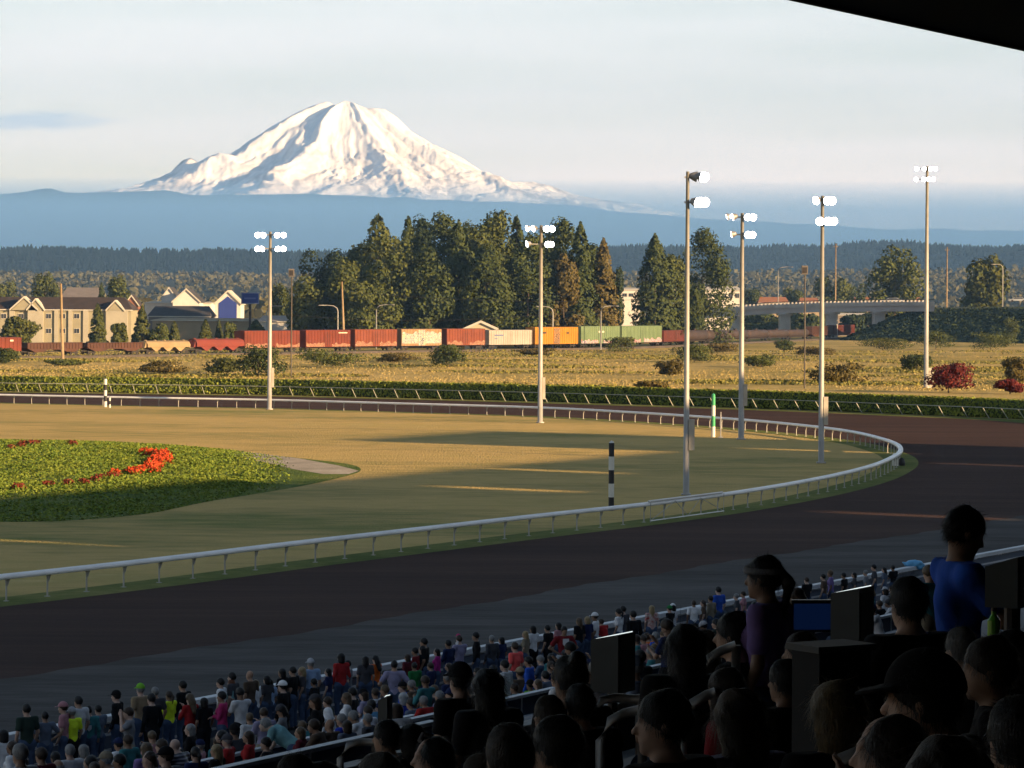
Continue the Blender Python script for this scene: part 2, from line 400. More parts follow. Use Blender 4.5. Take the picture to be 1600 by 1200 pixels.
GRASS_MEADOW = blend_ground('dry_meadow', [(0.30, (0.12, 0.125, 0.04)), (0.43, (0.25, 0.21, 0.07)), (0.56, (0.37, 0.285, 0.105)), (0.75, (0.46, 0.35, 0.15))], (0.018, 0.25), (3.0, 0.5, 1.0), stretch=(1, 0.7, 1))
GRASS_INFIELD = blend_ground('infield_grass', [(0.26, (0.17, 0.18, 0.055)), (0.42, (0.31, 0.245, 0.09)), (0.55, (0.44, 0.315, 0.12)), (0.66, (0.36, 0.28, 0.10)), (0.8, (0.50, 0.37, 0.16))], (0.05, 0.7), (5.0, 0.14, 1.0), stretch=(0.45, 1.0, 1))
GRASS_VERGE = blend_ground('verge_grass', [(0.3, (0.07, 0.10, 0.025)), (0.55, (0.14, 0.155, 0.045)), (0.75, (0.22, 0.20, 0.075))], (0.12, 1.2), (5.0, 0.14, 1.0))
DIRT = blend_ground('track_dirt', [(0.3, (0.034, 0.021, 0.018)), (0.5, (0.047, 0.028, 0.023)), (0.72, (0.066, 0.039, 0.031))], (0.10, 1.1), (7.0, 0.10, 0.9), stretch=(0.12, 1.6, 1), rot=-math.atan2(T.y, T.x))
SHOULDER = blend_ground('track_shoulder', [(0.30, (0.038, 0.034, 0.032)), (0.5, (0.060, 0.056, 0.054)), (0.72, (0.092, 0.086, 0.080))], (0.22, 2.2), (5.0, 0.05, 0.7), stretch=(0.25, 1.3, 1), rot=-math.atan2(T.y, T.x))
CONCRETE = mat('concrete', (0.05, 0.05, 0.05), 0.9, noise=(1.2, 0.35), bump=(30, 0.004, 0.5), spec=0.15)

def sheet(name, poly, z, m, kind='structure'):
    """flat sheet from an outline, triangulated"""
    bm = bmesh.new(); vs = [bm.verts.new((p[0], p[1], z)) for p in poly]
    f = bm.faces.new(vs)
    if f.normal.z < 0: f.normal_flip()
    bmesh.ops.triangulate(bm, faces=[f])
    me = bpy.data.meshes.new(name); bm.to_mesh(me); bm.free(); me.materials.append(m)
    if me.polygons and me.polygons[0].normal.z < 0: me.flip_normals()
    return tag(link(name, me), kind=kind)
def strip(name, A, B, z, m):
    V = [(p.x, p.y, z) for p in A] + [(p.x, p.y, z) for p in B]; n = len(A)
    F = [(i, n+i, n+i+1, i+1) for i in range(n-1)]
    mb = MB(); mb.add(V, F); o = mb.build(name, m)
    if o.data.polygons[0].normal.z < 0: o.data.flip_normals()
    return tag(o, kind='structure')
mb = MB(); mb.add([(-15500,-300,0),(15500,-300,0),(15500,47000,0),(-15500,47000,0)], [(0,1,2,3)])
tag(mb.build('ground', GRASS_MEADOW), kind='structure')

RAIL_H = 1.05
rail_pix = [(0,899),(150,883),(300,866),(450,848),(600,831),(850,803),(1000,787),(1150,768),(1280,746),(1360,727),(1397,712),(1408,702),(1402,693),(1378,684),(1330,673),(1250,663),(1150,654),(1000,644),(845,636),(640,630),(420,624),(200,620),(0,616),(-250,611)]
rail_pts = [UV(40, 77.6), UV(80, 77.6)] + [G(x, y, RAIL_H) for x, y in rail_pix]
for p in rail_pts: p.z = 0
def offset_path(path, off):
    out = []
    for i, p in enumerate(path):
        a = path[max(i-1,0)]; b = path[min(i+1,len(path)-1)]; d = (b - a); d.z = 0; d.normalize()
        out.append(p + Vector((d.y, -d.x, 0)) * off)
    return out
rail_path = smooth_path(rail_pts, 2.5)          # travels away from the stand; + offset is the track side
outer_pix = [(-250,607),(0,612),(200,614.5),(400,617.5),(600,622),(800,627),(1000,633),(1150,638),(1300,643.5),(1450,650),(1600,657)]
outer_pts = [G(x, y) for x, y in outer_pix]
outer_pts += [Vector((66, 300, 0)), Vector((84, 268, 0))]
outer_path = smooth_path(outer_pts, 3.3)
# one dirt sheet fills everything between the rails and in front of the stand
dirt_poly = [UV(-20, 47), UV(300, 47)] + [p for p in reversed(outer_path)] + [Vector((-140, 500, 0)), Vector((-180, 300, 0)), UV(-20, 110)]
sheet('track', dirt_poly, 0.004, DIRT)
inner_edge = [p for p in offset_path(rail_path, 1.0)]
infield_poly = inner_edge + [Vector((-160, 395, 0)), Vector((-160, 60, 0))]
sheet('infield', infield_poly, 0.008, GRASS_INFIELD)
strip('verge', offset_path(rail_path, -1.3), offset_path(rail_path, 1.3), 0.012, GRASS_VERGE)
strip('track_shoulder', [UV(u, 47.2 , 0) for u in range(-20, 300)], [UV(u, 60.8 + 0.18*math.sin(u*0.11) + 0.16*math.sin(u*0.43+1) + 0.14*math.sin(u*1.7), 0) for u in range(-20, 300)], 0.008, SHOULDER)
strip('outer_verge', offset_path(outer_path, -0.4), offset_path(outer_path, 3.8), 0.012, GRASS_VERGE)

# ------------------------------------------------------------------ rails
WHITE_RAIL = mat('rail_white', (0.80, 0.79, 0.78), 0.4, noise=(0.6, 0.15), spec=0.45)
POST_PALE = mat('rail_post_paint', (0.42, 0.40, 0.36), 0.6, noise=(2.0, 0.3))
GALV = mat('galvanised', (0.30, 0.30, 0.30), 0.5, 0.3, noise=(3.0, 0.25))
def sweep(path, prof, name, m, parent=None, smooth=True):
    """prof = closed list of (offset to the track side, height)"""
    mb = MB(); n = len(prof); V = []; F = []
    for i, p in enumerate(path):
        a = path[max(i-1,0)]; b = path[min(i+1,len(path)-1)]; d = (b - a); d.z = 0; d.normalize(); s = Vector((d.y, -d.x, 0))
        for o, z in prof: V.append(p + s * o + Vector((0, 0, z)))
    for i in range(len(path)-1):
        for k in range(n): F.append((i*n+k, i*n+(k+1)%n, (i+1)*n+(k+1)%n, (i+1)*n+k))
    mb.add(V, F)
    return mb.build(name, m, parent, smooth)
inner = empty('inner_rail', rail_path[30])
tag(inner, 'white curved inside running rail around the turf infield', 'rail')
def place(o, parent):
    o.parent = parent; o.matrix_parent_inverse = Matrix.Translation(parent.location).inverted() if parent.rotation_euler.z == 0 else parent.matrix_world.inverted()
    return o
fine = smooth_path(rail_pts, 0.8)
cover = [(-0.22, 0.88), (-0.22, 1.01), (-0.15, 1.08), (0.0, 1.10), (0.11, 1.07), (0.15, 0.99), (0.14, 0.88)]
place(sweep(fine, cover, 'rail_cover', WHITE_RAIL), inner)
mb = MB(); mb.tube([(-0.08, 0, 0), (-0.08, 0, 0.60), (-0.04, 0, 0.90)], [0.038, 0.038, 0.045], 6); mb.box((-0.17, -0.09, 0.0), (0.01, 0.09, 0.03)); mb.add([(-0.04,-0.14,0.88),(-0.04,0.14,0.88),(-0.07,0.04,0.60),(-0.07,-0.04,0.60),(0.0,-0.14,0.88),(0.0,0.14,0.88),(-0.03,0.04,0.60),(-0.03,-0.04,0.60)],[(0,1,2,3),(7,6,5,4),(0,3,7,4),(1,5,6,2)])
post_me = mb.mesh('post'); post_me.materials.append(POST_PALE)
def path_dir(path, i):
    d = path[min(i+1,len(path)-1)] - path[max(i-1,0)]; d.z = 0; return d.normalized()
for i, p in enumerate(rail_path):
    if i < 18: continue
    o = link('post', post_me); d = path_dir(rail_path, i)
    o.location = p; o.rotation_euler.z = math.atan2(-d.x, d.y); place(o, inner)
# braced section of the inside rail (a gate for the tractors)
gi = min(range(len(rail_path)), key=lambda i: (rail_path[i] - G(1052, 808)).length)
ga, gb = rail_path[gi-2], rail_path[gi+2]; gd = (gb - ga).normalized(); gs = Vector((gd.y, -gd.x, 0))
gate = empty('rail_gate', ga)
mb = MB(); mb.tube([ga + gs*0.3 + Vector((0,0,.10)), gb + gs*0.3 + Vector((0,0,.10))], 0.03, 6); place(mb.build('bottom_bar', WHITE_RAIL), gate)
mb = MB(); mb.tube([ga + gs*0.2 + Vector((0,0,1.14)), gb + gs*0.2 + Vector((0,0,1.14))], 0.06, 8); place(mb.build('top_bar', mat('gate_white', (0.66, 0.63, 0.60), 0.5)), gate)
for a, b, za, zb in ((0.0,0.33,.1,1.0),(0.33,0.5,1.0,.1),(0.5,0.67,.1,1.0),(0.67,1.0,1.0,.1),(0,0.005,0,1.1),(0.995,1,0,1.1)):
    mb = MB(); mb.tube([ga + (gb-ga)*a + gs*0.3 + Vector((0,0,za)), ga + (gb-ga)*b + gs*0.3 + Vector((0,0,zb))], 0.018, 6); place(mb.build('brace', POST_PALE), gate)
tag(gate, 'braced pale gate section of the inside rail beside the tallest near light pole', 'gate')
# white block at the far bend of the rail
outer = empty('outer_rail', outer_path[40]); tag(outer, 'thin pale outside rail on leaning posts in front of the hedge', 'rail')
OUT_PAINT = mat('outer_rail_paint', (0.36, 0.36, 0.30), 0.6, noise=(1.5, 0.25))
lean = offset_path(outer_path, -0.95)
ring = [(0.05*math.cos(a), 1.2+0.05*math.sin(a)) for a in [k*math.pi/3 for k in range(6)]]
sg = 1.0
# the outer path runs left to right with the infield on its right-hand (+) side
lean = offset_path(outer_path, 0.95)
place(sweep(lean, ring, 'rail_tube', OUT_PAINT), outer)
mb = MB(); mb.tube([(0, 0, 0), (0.95, 0, 1.2)], 0.05, 6); mb.box((-0.1,-0.1,0),(0.1,0.1,0.03))
lean_me = mb.mesh('leaning_post'); lean_me.materials.append(OUT_PAINT)
for i, p in enumerate(outer_path):
    d = path_dir(outer_path, i); o = link('leaning_post', lean_me); o.location = p
    o.rotation_euler.z = math.atan2(-d.x, d.y); place(o, outer)

# ------------------------------------------------------------------ leaves
def leaf_mat(name, c1, c2, scale=0.4, trans=0.15):
    m = bpy.data.materials.new(name); m.use_nodes = True; nt = m.node_tree; b = nt.nodes['Principled BSDF']
    b.inputs['Roughness'].default_value = 0.75; b.inputs['Specular IOR Level'].default_value = 0.12
    at = nt.nodes.new('ShaderNodeAttribute'); at.attribute_name = 'tint'
    mx = nt.nodes.new('ShaderNodeMixRGB'); mx.inputs[1].default_value = (*c1, 1); mx.inputs[2].default_value = (*c2, 1)
    nt.links.new(at.outputs['Fac'], mx.inputs[0]); nt.links.new(mx.outputs['Color'], b.inputs['Base Color'])
    MATS[name] = m; return m
def leaf_cloud(name, P, size, seed, m, parent=None, up=0.0, aspect=1.0, outward=None):
    """one quad leaf spray at every point of P (n,3); size scalar or array; outward = optional normals to lean towards"""
    rng = np.random.RandomState(seed); n = len(P); P = np.asarray(P, float)
    nrm = rng.randn(n, 3)
    if outward is not None: nrm = nrm * 0.42 + np.asarray(outward) * 1.0
    nrm[:, 2] += up; nrm /= np.linalg.norm(nrm, axis=1)[:, None]
    t = np.cross(nrm, rng.randn(n, 3)); t /= np.linalg.norm(t, axis=1)[:, None]; b = np.cross(nrm, t)
    s = (np.ones(n) * size) * (0.6 + 0.8 * rng.rand(n)); s = s[:, None]
    V = np.stack([P - t*s*aspect - b*s*0.45, P + t*s*aspect*0.6 - b*s*0.6, P + t*s*aspect*1.1 + b*s*0.3, P - t*s*aspect*0.3 + b*s*0.7], 1).reshape(-1, 3)
    F = np.arange(4*n).reshape(-1, 4)
    o = np_mesh(name, V, F, m, smooth=False, parent=parent)
    tint = np.repeat(np.clip(rng.rand(n)*0.7 + 0.5*(fbm(P[:,0]/(size if np.isscalar(size) else 1)*0.12+7, P[:,2]/(size if np.isscalar(size) else 1)*0.12+P[:,1]*0.07, 3, seed)-0.35), 0, 1), 4)
    at = o.data.attributes.new('tint', 'FLOAT', 'POINT'); at.data.foreach_set('value', tint.astype(np.float32))
    return o

HEDGE_LEAF = leaf_mat('hedge_leaf', (0.10, 0.135, 0.02), (0.22, 0.245, 0.04))
def hedge():
    root = empty('hedge', outer_path[20]); tag(root, 'long clipped green hedge behind the outside rail', 'hedge')
    path = offset_path(outer_path, -2.6)
    prof = [(-0.6, 0.0), (-0.66, 1.0), (-0.55, 1.85), (0.0, 1.95), (0.55, 1.85), (0.66, 1.0), (0.6, 0.0)]
    place(sweep(path, prof, 'hedge_core', mat('hedge_core', (0.03, 0.045, 0.012), 0.9)), root)
    rng = np.random.RandomState(3); n = len(path); M = 34000
    A = np.array([tuple(p) for p in path]); d = np.gradient(A, axis=0); d /= np.linalg.norm(d, axis=1)[:, None]; side = np.stack([d[:,1], -d[:,0], 0*d[:,0]], -1)
    f = rng.rand(M)*(n-1.001); i = f.astype(int); w = (f-i)[:, None]; base = A[i]*(1-w) + A[i+1]*w; s = side[i]
    front = rng.rand(M) < 0.6; bump = 0.10*fbm(f*1.7, f*0, 3, 2)
    off = np.where(front, 0.68 + 0.06*rng.randn(M), (rng.rand(M)*2-1)*0.66); z = np.where(front, 0.1 + 1.8*rng.rand(M), 1.93 + bump + 0.05*rng.randn(M))
    P = base + s*off[:, None]; P[:, 2] = z; O = np.where(front[:, None], s, np.array([0, 0, 1.0]))
    place(leaf_cloud('foliage', P, 0.13, 4, HEDGE_LEAF, outward=O), root)
hedge()

# ------------------------------------------------------------------ grandstand: terraces, roof over the seats, back walls
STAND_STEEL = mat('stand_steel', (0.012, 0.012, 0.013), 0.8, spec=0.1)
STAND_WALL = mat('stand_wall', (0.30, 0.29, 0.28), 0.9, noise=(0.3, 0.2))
TF = frame((0, 0, 0), T)                 # x = along the stand, y = towards the track
def stand():
    root = empty('grandstand', UV(0, -10, 0)); root['label'] = 'dark grandstand with stepped terraces and a black overhanging roof'; root['category'] = 'grandstand'
    step = MB(); tread = 0.9
    for k in range(60):
        v1 = 42.0 - k * tread; zt = 0.24 * tread * (k + 0.5)
        if v1 < -9: break
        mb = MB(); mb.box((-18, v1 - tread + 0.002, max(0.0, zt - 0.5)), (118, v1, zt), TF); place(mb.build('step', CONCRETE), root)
    mb = MB(); mb.box((-18, 42.002, 0.0), (150, 47.2, 0.02), TF); place(mb.build('apron', CONCRETE), root)
    e = D(1265, 0, 60.0); ve = e.dot(N); ze = e.z
    mb = MB(); mb.prism([(ve, ze), (ve, ze + 0.7), (-14.0, ze + 3.4), (-14.0, ze + 0.9)], -18, 118, Matrix(((0,0,0,0),(0,0,0,0),(0,0,0,0),(0,0,0,0))) if False else TF @ Matrix(((0,1,0,0),(1,0,0,0),(0,0,1,0),(0,0,0,1))))
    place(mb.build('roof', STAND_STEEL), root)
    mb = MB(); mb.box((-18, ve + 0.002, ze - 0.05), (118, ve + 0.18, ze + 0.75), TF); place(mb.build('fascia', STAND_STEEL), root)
    for k in range(9):
        u = -14 + k * 16.0
        mb = MB(); mb.prism([(ve - 4.0, ze + 0.08), (ve - 4.0, ze - 0.10), (-12.0, ze - 0.4), (-12.0, ze + 0.88)], u, u + 0.35, TF @ Matrix(((0,1,0,0),(1,0,0,0),(0,0,1,0),(0,0,0,1))))
        place(mb.build('beam', STAND_STEEL), root)
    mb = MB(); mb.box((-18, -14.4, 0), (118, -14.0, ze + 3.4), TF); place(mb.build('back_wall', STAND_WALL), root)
    mb = MB(); mb.box((-18.4, -14.4, 0), (-18.0, ve, ze + 0.6), TF); place(mb.build('end_wall', STAND_WALL), root)
    # unseen wing added along the stretch, heights and openings shaped for shadow and streaks
    def wing(u0, u1, h, holes):
        mb = MB(); us = sorted({u0, u1} | {a for h_ in holes for a in h_[:2]})
        for a, b in zip(us, us[1:]):
            hs = sorted([q for q in holes if q[0] <= a and q[1] >= b], key=lambda q: q[2]); z = 0.0
            for q in hs: mb.box((a, -12.4, z), (b, -12.0, q[2]), TF); z = q[3]
            mb.box((a, -12.4, z), (b, -12.0, h), TF)
        place(mb.build('added_shade_wall', STAND_WALL), root)
    tn = math.tan(SUN_EL); Z = lambda v: (v + 12.2) * tn          # height whose shadow ends at v
    wing(118.0, 166.0, Z(119), [(161.5, 163.4, Z(60), Z(72))])
    wing(166.0, 224.0, Z(113), [(169.3, 171.2, Z(93), Z(103)), (190.6, 192.6, Z(101), Z(112)), (218.8, 220.4, Z(75), Z(88))])
    wing(224.0, 250.5, Z(146), [(232.0, 233.8, Z(95), Z(110))])
stand()

# ------------------------------------------------------------------ flood light poles, marker poles
POLE_PAINT = mat('pole_grey', (0.34, 0.33, 0.31), 0.55, 0.2, noise=(1.0, 0.2))
LAMP_SHELL = mat('lamp_shell', (0.20, 0.20, 0.20), 0.5, 0.4)
LAMP_LIT = mat('lamp_glow', (0.9, 0.9, 0.9), 0.4, emit=((1.0, 0.95, 0.90), 14.0))
BOX_PALE = mat('cabinet_grey', (0.42, 0.38, 0.32), 0.6, noise=(2, 0.2))
mb = MB(); mb.lathe([(0.10, -0.42), (0.18, -0.36), (0.27, -0.15), (0.33, 0.02), (0.35, 0.05)], 14); head_me = mb.mesh('floodlight', True); head_me.materials.append(LAMP_SHELL)
mb = MB(); mb.lathe([(0.32, 0.045), (0.30, 0.06), (0.18, 0.08), (0.02, 0.085)], 14); lens_me = mb.mesh('lens', True); lens_me.materials.append(LAMP_LIT)
def flood_pole(px, py, top, label, heads, arm=(1, 0), r=0.26, box=None, yaw=0.0):
    """heads: (along the arm m, row 0 top / 1 lower, aim yaw degrees from 'at the viewer', tilt down)"""
    b = G(px, py); h = (py - top) * b.y / FPX
    root = empty('light_pole', b); root['label'] = label; root['category'] = 'light pole'; root['group'] = 'floodlight poles around the track'
    mb = MB(); mb.tube([(0,0,0), (0,0,h*0.5), (0,0,h)], [r, r*0.8, r*0.55], 12); mb.box((-r*1.5,-r*1.5,0),(r*1.5,r*1.5,0.12)); mb.build('pole', POLE_PAINT, root, True)
    ax = Vector((arm[0], arm[1], 0)).normalized()
    to_cam = Vector((-b.x, -b.y, 0)).normalized()
    for row, z in ((0, h - 0.35), (1, h - 1.9)):
        xs = [q[0] for q in heads if q[1] == row]
        if not xs: continue
        mb = MB(); mb.tube([ax*min(xs+[0]) - ax*0.2 + Vector((0,0,z)), ax*max(xs+[0]) + ax*0.2 + Vector((0,0,z))], 0.07, 6); mb.build('cross_arm', POLE_PAINT, root)
        for (x, rw, ay, tilt) in heads:
            if rw != row: continue
            aim = Matrix.Rotation(R(ay), 3, 'Z') @ to_cam; aim = (aim * math.cos(R(tilt)) - Vector((0,0,math.sin(R(tilt))))).normalized()
            hd = link('floodlight', head_me, root); hd.location = ax*x + aim*0.42 + Vector((0,0,z + 0.1)); hd.rotation_euler = aim.to_track_quat('Z', 'Y').to_euler()
            ln = link('lens', lens_me, hd)
    if box:
        mb = MB(); z0, z1, w = box; mb.box((r*0.7, -0.2, z0), (r*0.7 + w, 0.25, z1)); mb.build('junction_box', BOX_PALE, root)
    return root
full = [(-1.5,0,10,18),(-0.65,0,-20,18),(0.65,0,15,18),(1.5,0,-5,16),(-1.5,1,10,18),(-0.65,1,-35,18),(0.65,1,25,18),(1.5,1,-5,16)]
flood_pole(421, 640, 362, 'light pole with eight lit lamps standing leftmost on the infield', full, box=(2.5, 4.7, 0.3))
flood_pole(844, 661, 352, 'light pole in front of the tall trees at the centre of the far rail', [(-1.0,0,-70,12),(-0.4,0,-60,12),(0.5,0,5,16),(1.1,0,0,16),(-1.0,1,-70,12),(0.6,1,10,16),(1.0,1,0,16)], box=(2.4, 4.6, 0.32))
flood_pole(1072, 774, 268, 'tallest near light pole beside the braced gate in the inside rail', [(0.1,0,100,8),(0.5,0,60,12),(0.85,0,25,15),(0.2,1,60,15),(0.55,1,30,15),(0.9,1,20,15)], r=0.19, box=(2.8, 4.7, 0.36))
flood_pole(1158, 687, 333, 'light pole just behind the green and white marker post', [(-0.9,0,-95,12),(-0.4,0,-80,12),(0.45,0,5,16),(0.95,0,0,16),(-0.5,1,-90,12),(0.5,1,5,16),(0.9,1,0,16)], box=(3.0, 4.9, 0.34))
flood_pole(1283, 724, 306, 'light pole at the tip of the infield near the bend of the rail', [(-0.2,0,-40,14),(0.35,0,5,16),(0.7,0,0,16),(-0.1,1,-10,16),(0.4,1,5,16),(0.75,1,10,16)], r=0.22, box=(2.9, 5.0, 0.34))
flood_pole(1447, 606, 260, 'tallest far light pole rising from the meadow beside the dark red bush', [(-1.4,0,-20,18),(-0.6,0,20,18),(0.5,0,5,16),(1.2,0,0,16),(-1.5,1,-20,18),(-0.6,1,10,18),(0.2,1,0,16),(0.9,1,5,16)], r=0.36, box=(0.0, 3.0, 0.8))

BLACKP = mat('marker_black', (0.02, 0.02, 0.022), 0.5); WHITEP = mat('marker_white', (0.55, 0.54, 0.50), 0.5); GREENP = mat('marker_green', (0.05, 0.30, 0.13), 0.5)
def marker(px, py, top, label, bands, w, cols):
    b = G(px, py); h = (py - top) * b.y / FPX; root = empty('marker_pole', b); root['label'] = label; root['category'] = 'marker pole'; root['group'] = 'striped distance poles'
    for k in range(bands):
        mb = MB(); mb.lathe([(w, h*k/bands), (w, h*(k+1)/bands)], 12); mb.build('band', cols[k % 2], root)
    mb = MB(); mb.lathe([(w*0.95, h), (w*0.5, h + w*0.6), (0.02, h + w*0.8)], 12); mb.build('finial', cols[bands % 2] if bands % 2 else cols[1], root)
marker(955, 798, 692, 'tall black and white striped pole behind the near inside rail', 5, 0.16, [BLACKP, WHITEP])
marker(164.5, 636, 592, 'black and white striped pole by the far rail on the left', 5, 0.18, [WHITEP, BLACKP])
marker(171.5, 637, 621, 'short white stub post beside the far striped pole', 3, 0.10, [WHITEP, BLACKP])
marker(1114.5, 683, 617, 'green and white striped pole by the far inside rail', 4, 0.17, [WHITEP, GREENP])
b = G(1126, 684); mb = MB(); mb.tube([(0,0,0),(0,0,2.3)], 0.05, 8); mb.box((-0.2,-0.2,0),(0.2,0.2,0.1)); mb.box((-0.08,-0.06,1.1),(0.08,0.06,1.5))
o = mb.build('sensor_post', GALV); o.location = b; tag(o, 'thin grey sensor post beside the green and white pole', 'post')
b = G(1399, 728); root = empty('rail_end_block', b); mb = MB(); mb.lathe([(0.22,0),(0.22,0.85),(0.15,0.95)], 10); mb.build('bollard', WHITEP, root); mb = MB(); mb.lathe([(0.25,0),(0.27,0.2),(0.2,0.5),(0.06,0.6)], 10, Matrix.Translation((0.5,0.3,0))); mb.build('black_sack', BLACKP, root)
tag(root, 'white bollard with a black sack at the outer bend of the rail', 'bollard')

# ------------------------------------------------------------------ garden bed in the infield
GARDEN_SOIL = blend_ground('garden_ground', [(0.3, (0.05, 0.085, 0.02)), (0.5, (0.09, 0.13, 0.028)), (0.7, (0.15, 0.16, 0.045))], (0.15, 1.3), (4.0, 0.3, 1.0))
gpix = [(-260,812),(0,816),(120,813),(230,803),(320,785),(400,772),(470,760),(530,747),(562,737),(556,728),(520,722),(450,714),(380,706),(300,698),(200,692),(80,688),(-260,684)]
garden_line = smooth_path([G(x, y) for x, y in gpix], 2.0)
def inside(x, y, poly):
    c = np.zeros(np.shape(x), bool); n = len(poly); j = n - 1
    for i in range(n):
        a, b = poly[i], poly[j]
        if a.y != b.y: c ^= ((a.y > y) != (b.y > y)) & (x < (b.x - a.x) * (y - a.y) / (b.y - a.y) + a.x)
        j = i
    return c
def to_pix(p):
    a, b = p[0] / p[1] * FPX, -(p[2] - EYE) / p[1] * FPX
    return CX + _cr*a - _sr*b, CY + _sr*a + _cr*b
def garden():
    sheet('garden_bed', garden_line, 0.016, GARDEN_SOIL)
    pts = [G(x, y) for x, y in [(318,701),(400,708),(470,717),(530,728),(561,736),(545,741),(505,741),(462,734),(410,722),(340,708)]]
    sheet('gravel_path', pts, 0.020, blend_ground('gravel', [(0.3, (0.24, 0.21, 0.17)), (0.6, (0.36, 0.32, 0.26)), (0.8, (0.44, 0.40, 0.33))], (0.3, 3.0), (8.0, 0.05, 0.8)))
    rng = np.random.RandomState(9)
    xs = [p.x for p in garden_line]; ys = [p.y for p in garden_line]; M = 460000
    X = rng.uniform(max(min(xs), -75), max(xs), M); Y = rng.uniform(min(ys), max(ys), M); PX, PY = to_pix((X, Y, 0))
    dens = fbm(X*0.30, Y*0.16, 3, 5); lush = np.where(PX < 330, 1.0, np.clip(1 - (PX-330)/150.0, 0.12, 1)); tall = np.where(PX < 150, 0.75, 1.0); dens = dens * np.where(PY > 764, 0.62, 1.0)
    ok = inside(X, Y, garden_line) & (PX > -25) & (dens*lush > 0.1 + 0.8*rng.rand(M)*np.where(PX < 395, 1, 1.6)); X, Y, dens, lush, tall = [q[ok][:85000] for q in (X, Y, dens, lush, tall)]
    edge = np.min([np.hypot(X - q.x, Y - q.y) for q in garden_line], axis=0); rise = np.clip(edge/9.0, 0.12, 1)
    P = np.stack([X, Y, 0.03 + rise*(0.04 + 0.24*np.clip((dens-0.35)*2.4, 0, 1)*lush*tall) * rng.rand(len(X))], -1)
    o = leaf_cloud('ground_cover', P, 0.08, 10, leaf_mat('ground_cover_leaf', (0.06, 0.11, 0.016), (0.17, 0.20, 0.03)), up=1.5)
    tag(o, 'low leafy green ground cover filling the garden bed', None, kind='stuff')
    RED = leaf_mat('red_petals', (0.30, 0.03, 0.012), (0.46, 0.075, 0.022)); DRED = leaf_mat('dark_red_petals', (0.09, 0.02, 0.016), (0.20, 0.045, 0.025)); GRN = MATS['ground_cover_leaf']
    stems = mat('flower_stem', (0.05, 0.08, 0.02), 0.8)
    def bush_pair(name, seed, m):
        r2 = np.random.RandomState(seed); Q = []
        for _ in range(90):
            a = r2.rand()*6.28; rr = math.sqrt(r2.rand())*0.95; Q.append((math.cos(a)*rr, math.sin(a)*rr, 0.75*(1-0.5*rr*rr) + 0.12*r2.randn()))
        bl = leaf_cloud('blossoms', Q, 0.16, seed, m, up=0.8)
        Q = [(math.cos(a)*rr, math.sin(a)*rr, 0.1+0.5*r2.rand()) for a, rr in ((r2.rand()*6.28, math.sqrt(r2.rand())*0.95) for _ in range(50))]
        fo = leaf_cloud('leaves', Q, 0.18, seed+1, GRN, up=0.4)
        return bl, fo
    protoR = bush_pair('r', 51, RED); protoD = bush_pair('d', 61, DRED)
    arc = smooth_path([G(x, y) for x, y in [(192,744),(215,742),(236,736),(248,727),(250,720),(243,713),(228,710)]], 0.8)
    dark = smooth_path([G(x, y) for x, y in [(20,766),(75,763)]], 1.3) + smooth_path([G(x, y) for x, y in [(98,760),(150,753),(185,748)]], 1.4)
    back = smooth_path([G(x, y) for x, y in [(20,702),(60,694)]], 2.6) + smooth_path([G(x, y) for x, y in [(60,693),(145,699)]], 5.5)
    first = {}
    for line, pr, lab, grp in ((arc, protoR, 'bright red flowering plant in the curved row at the end of the bed', 'bright red flowers in a curved row'), (dark, protoD, 'dark red flowering plant in the broken row along the near side of the bed', 'dark red flowers along the near row'), (back, protoD, 'small red flowering plant at the back edge of the bed', 'red flowers along the back of the bed')):
        for k, p in enumerate(line):
            root = empty('flowering_plant', (p.x + rng.randn()*0.3, p.y + rng.randn()*0.7, 0.02), rng.rand()*6.28); s = (0.42 if pr is protoR else 0.3) + 0.25*rng.rand(); root.scale = (s, s, s)
            tag(root, lab, 'flowers', grp)
            for q in pr:
                if id(q) not in first: first[id(q)] = 1; c = q
                else: c = q.copy(); COL.objects.link(c)
                c.parent = root
garden()

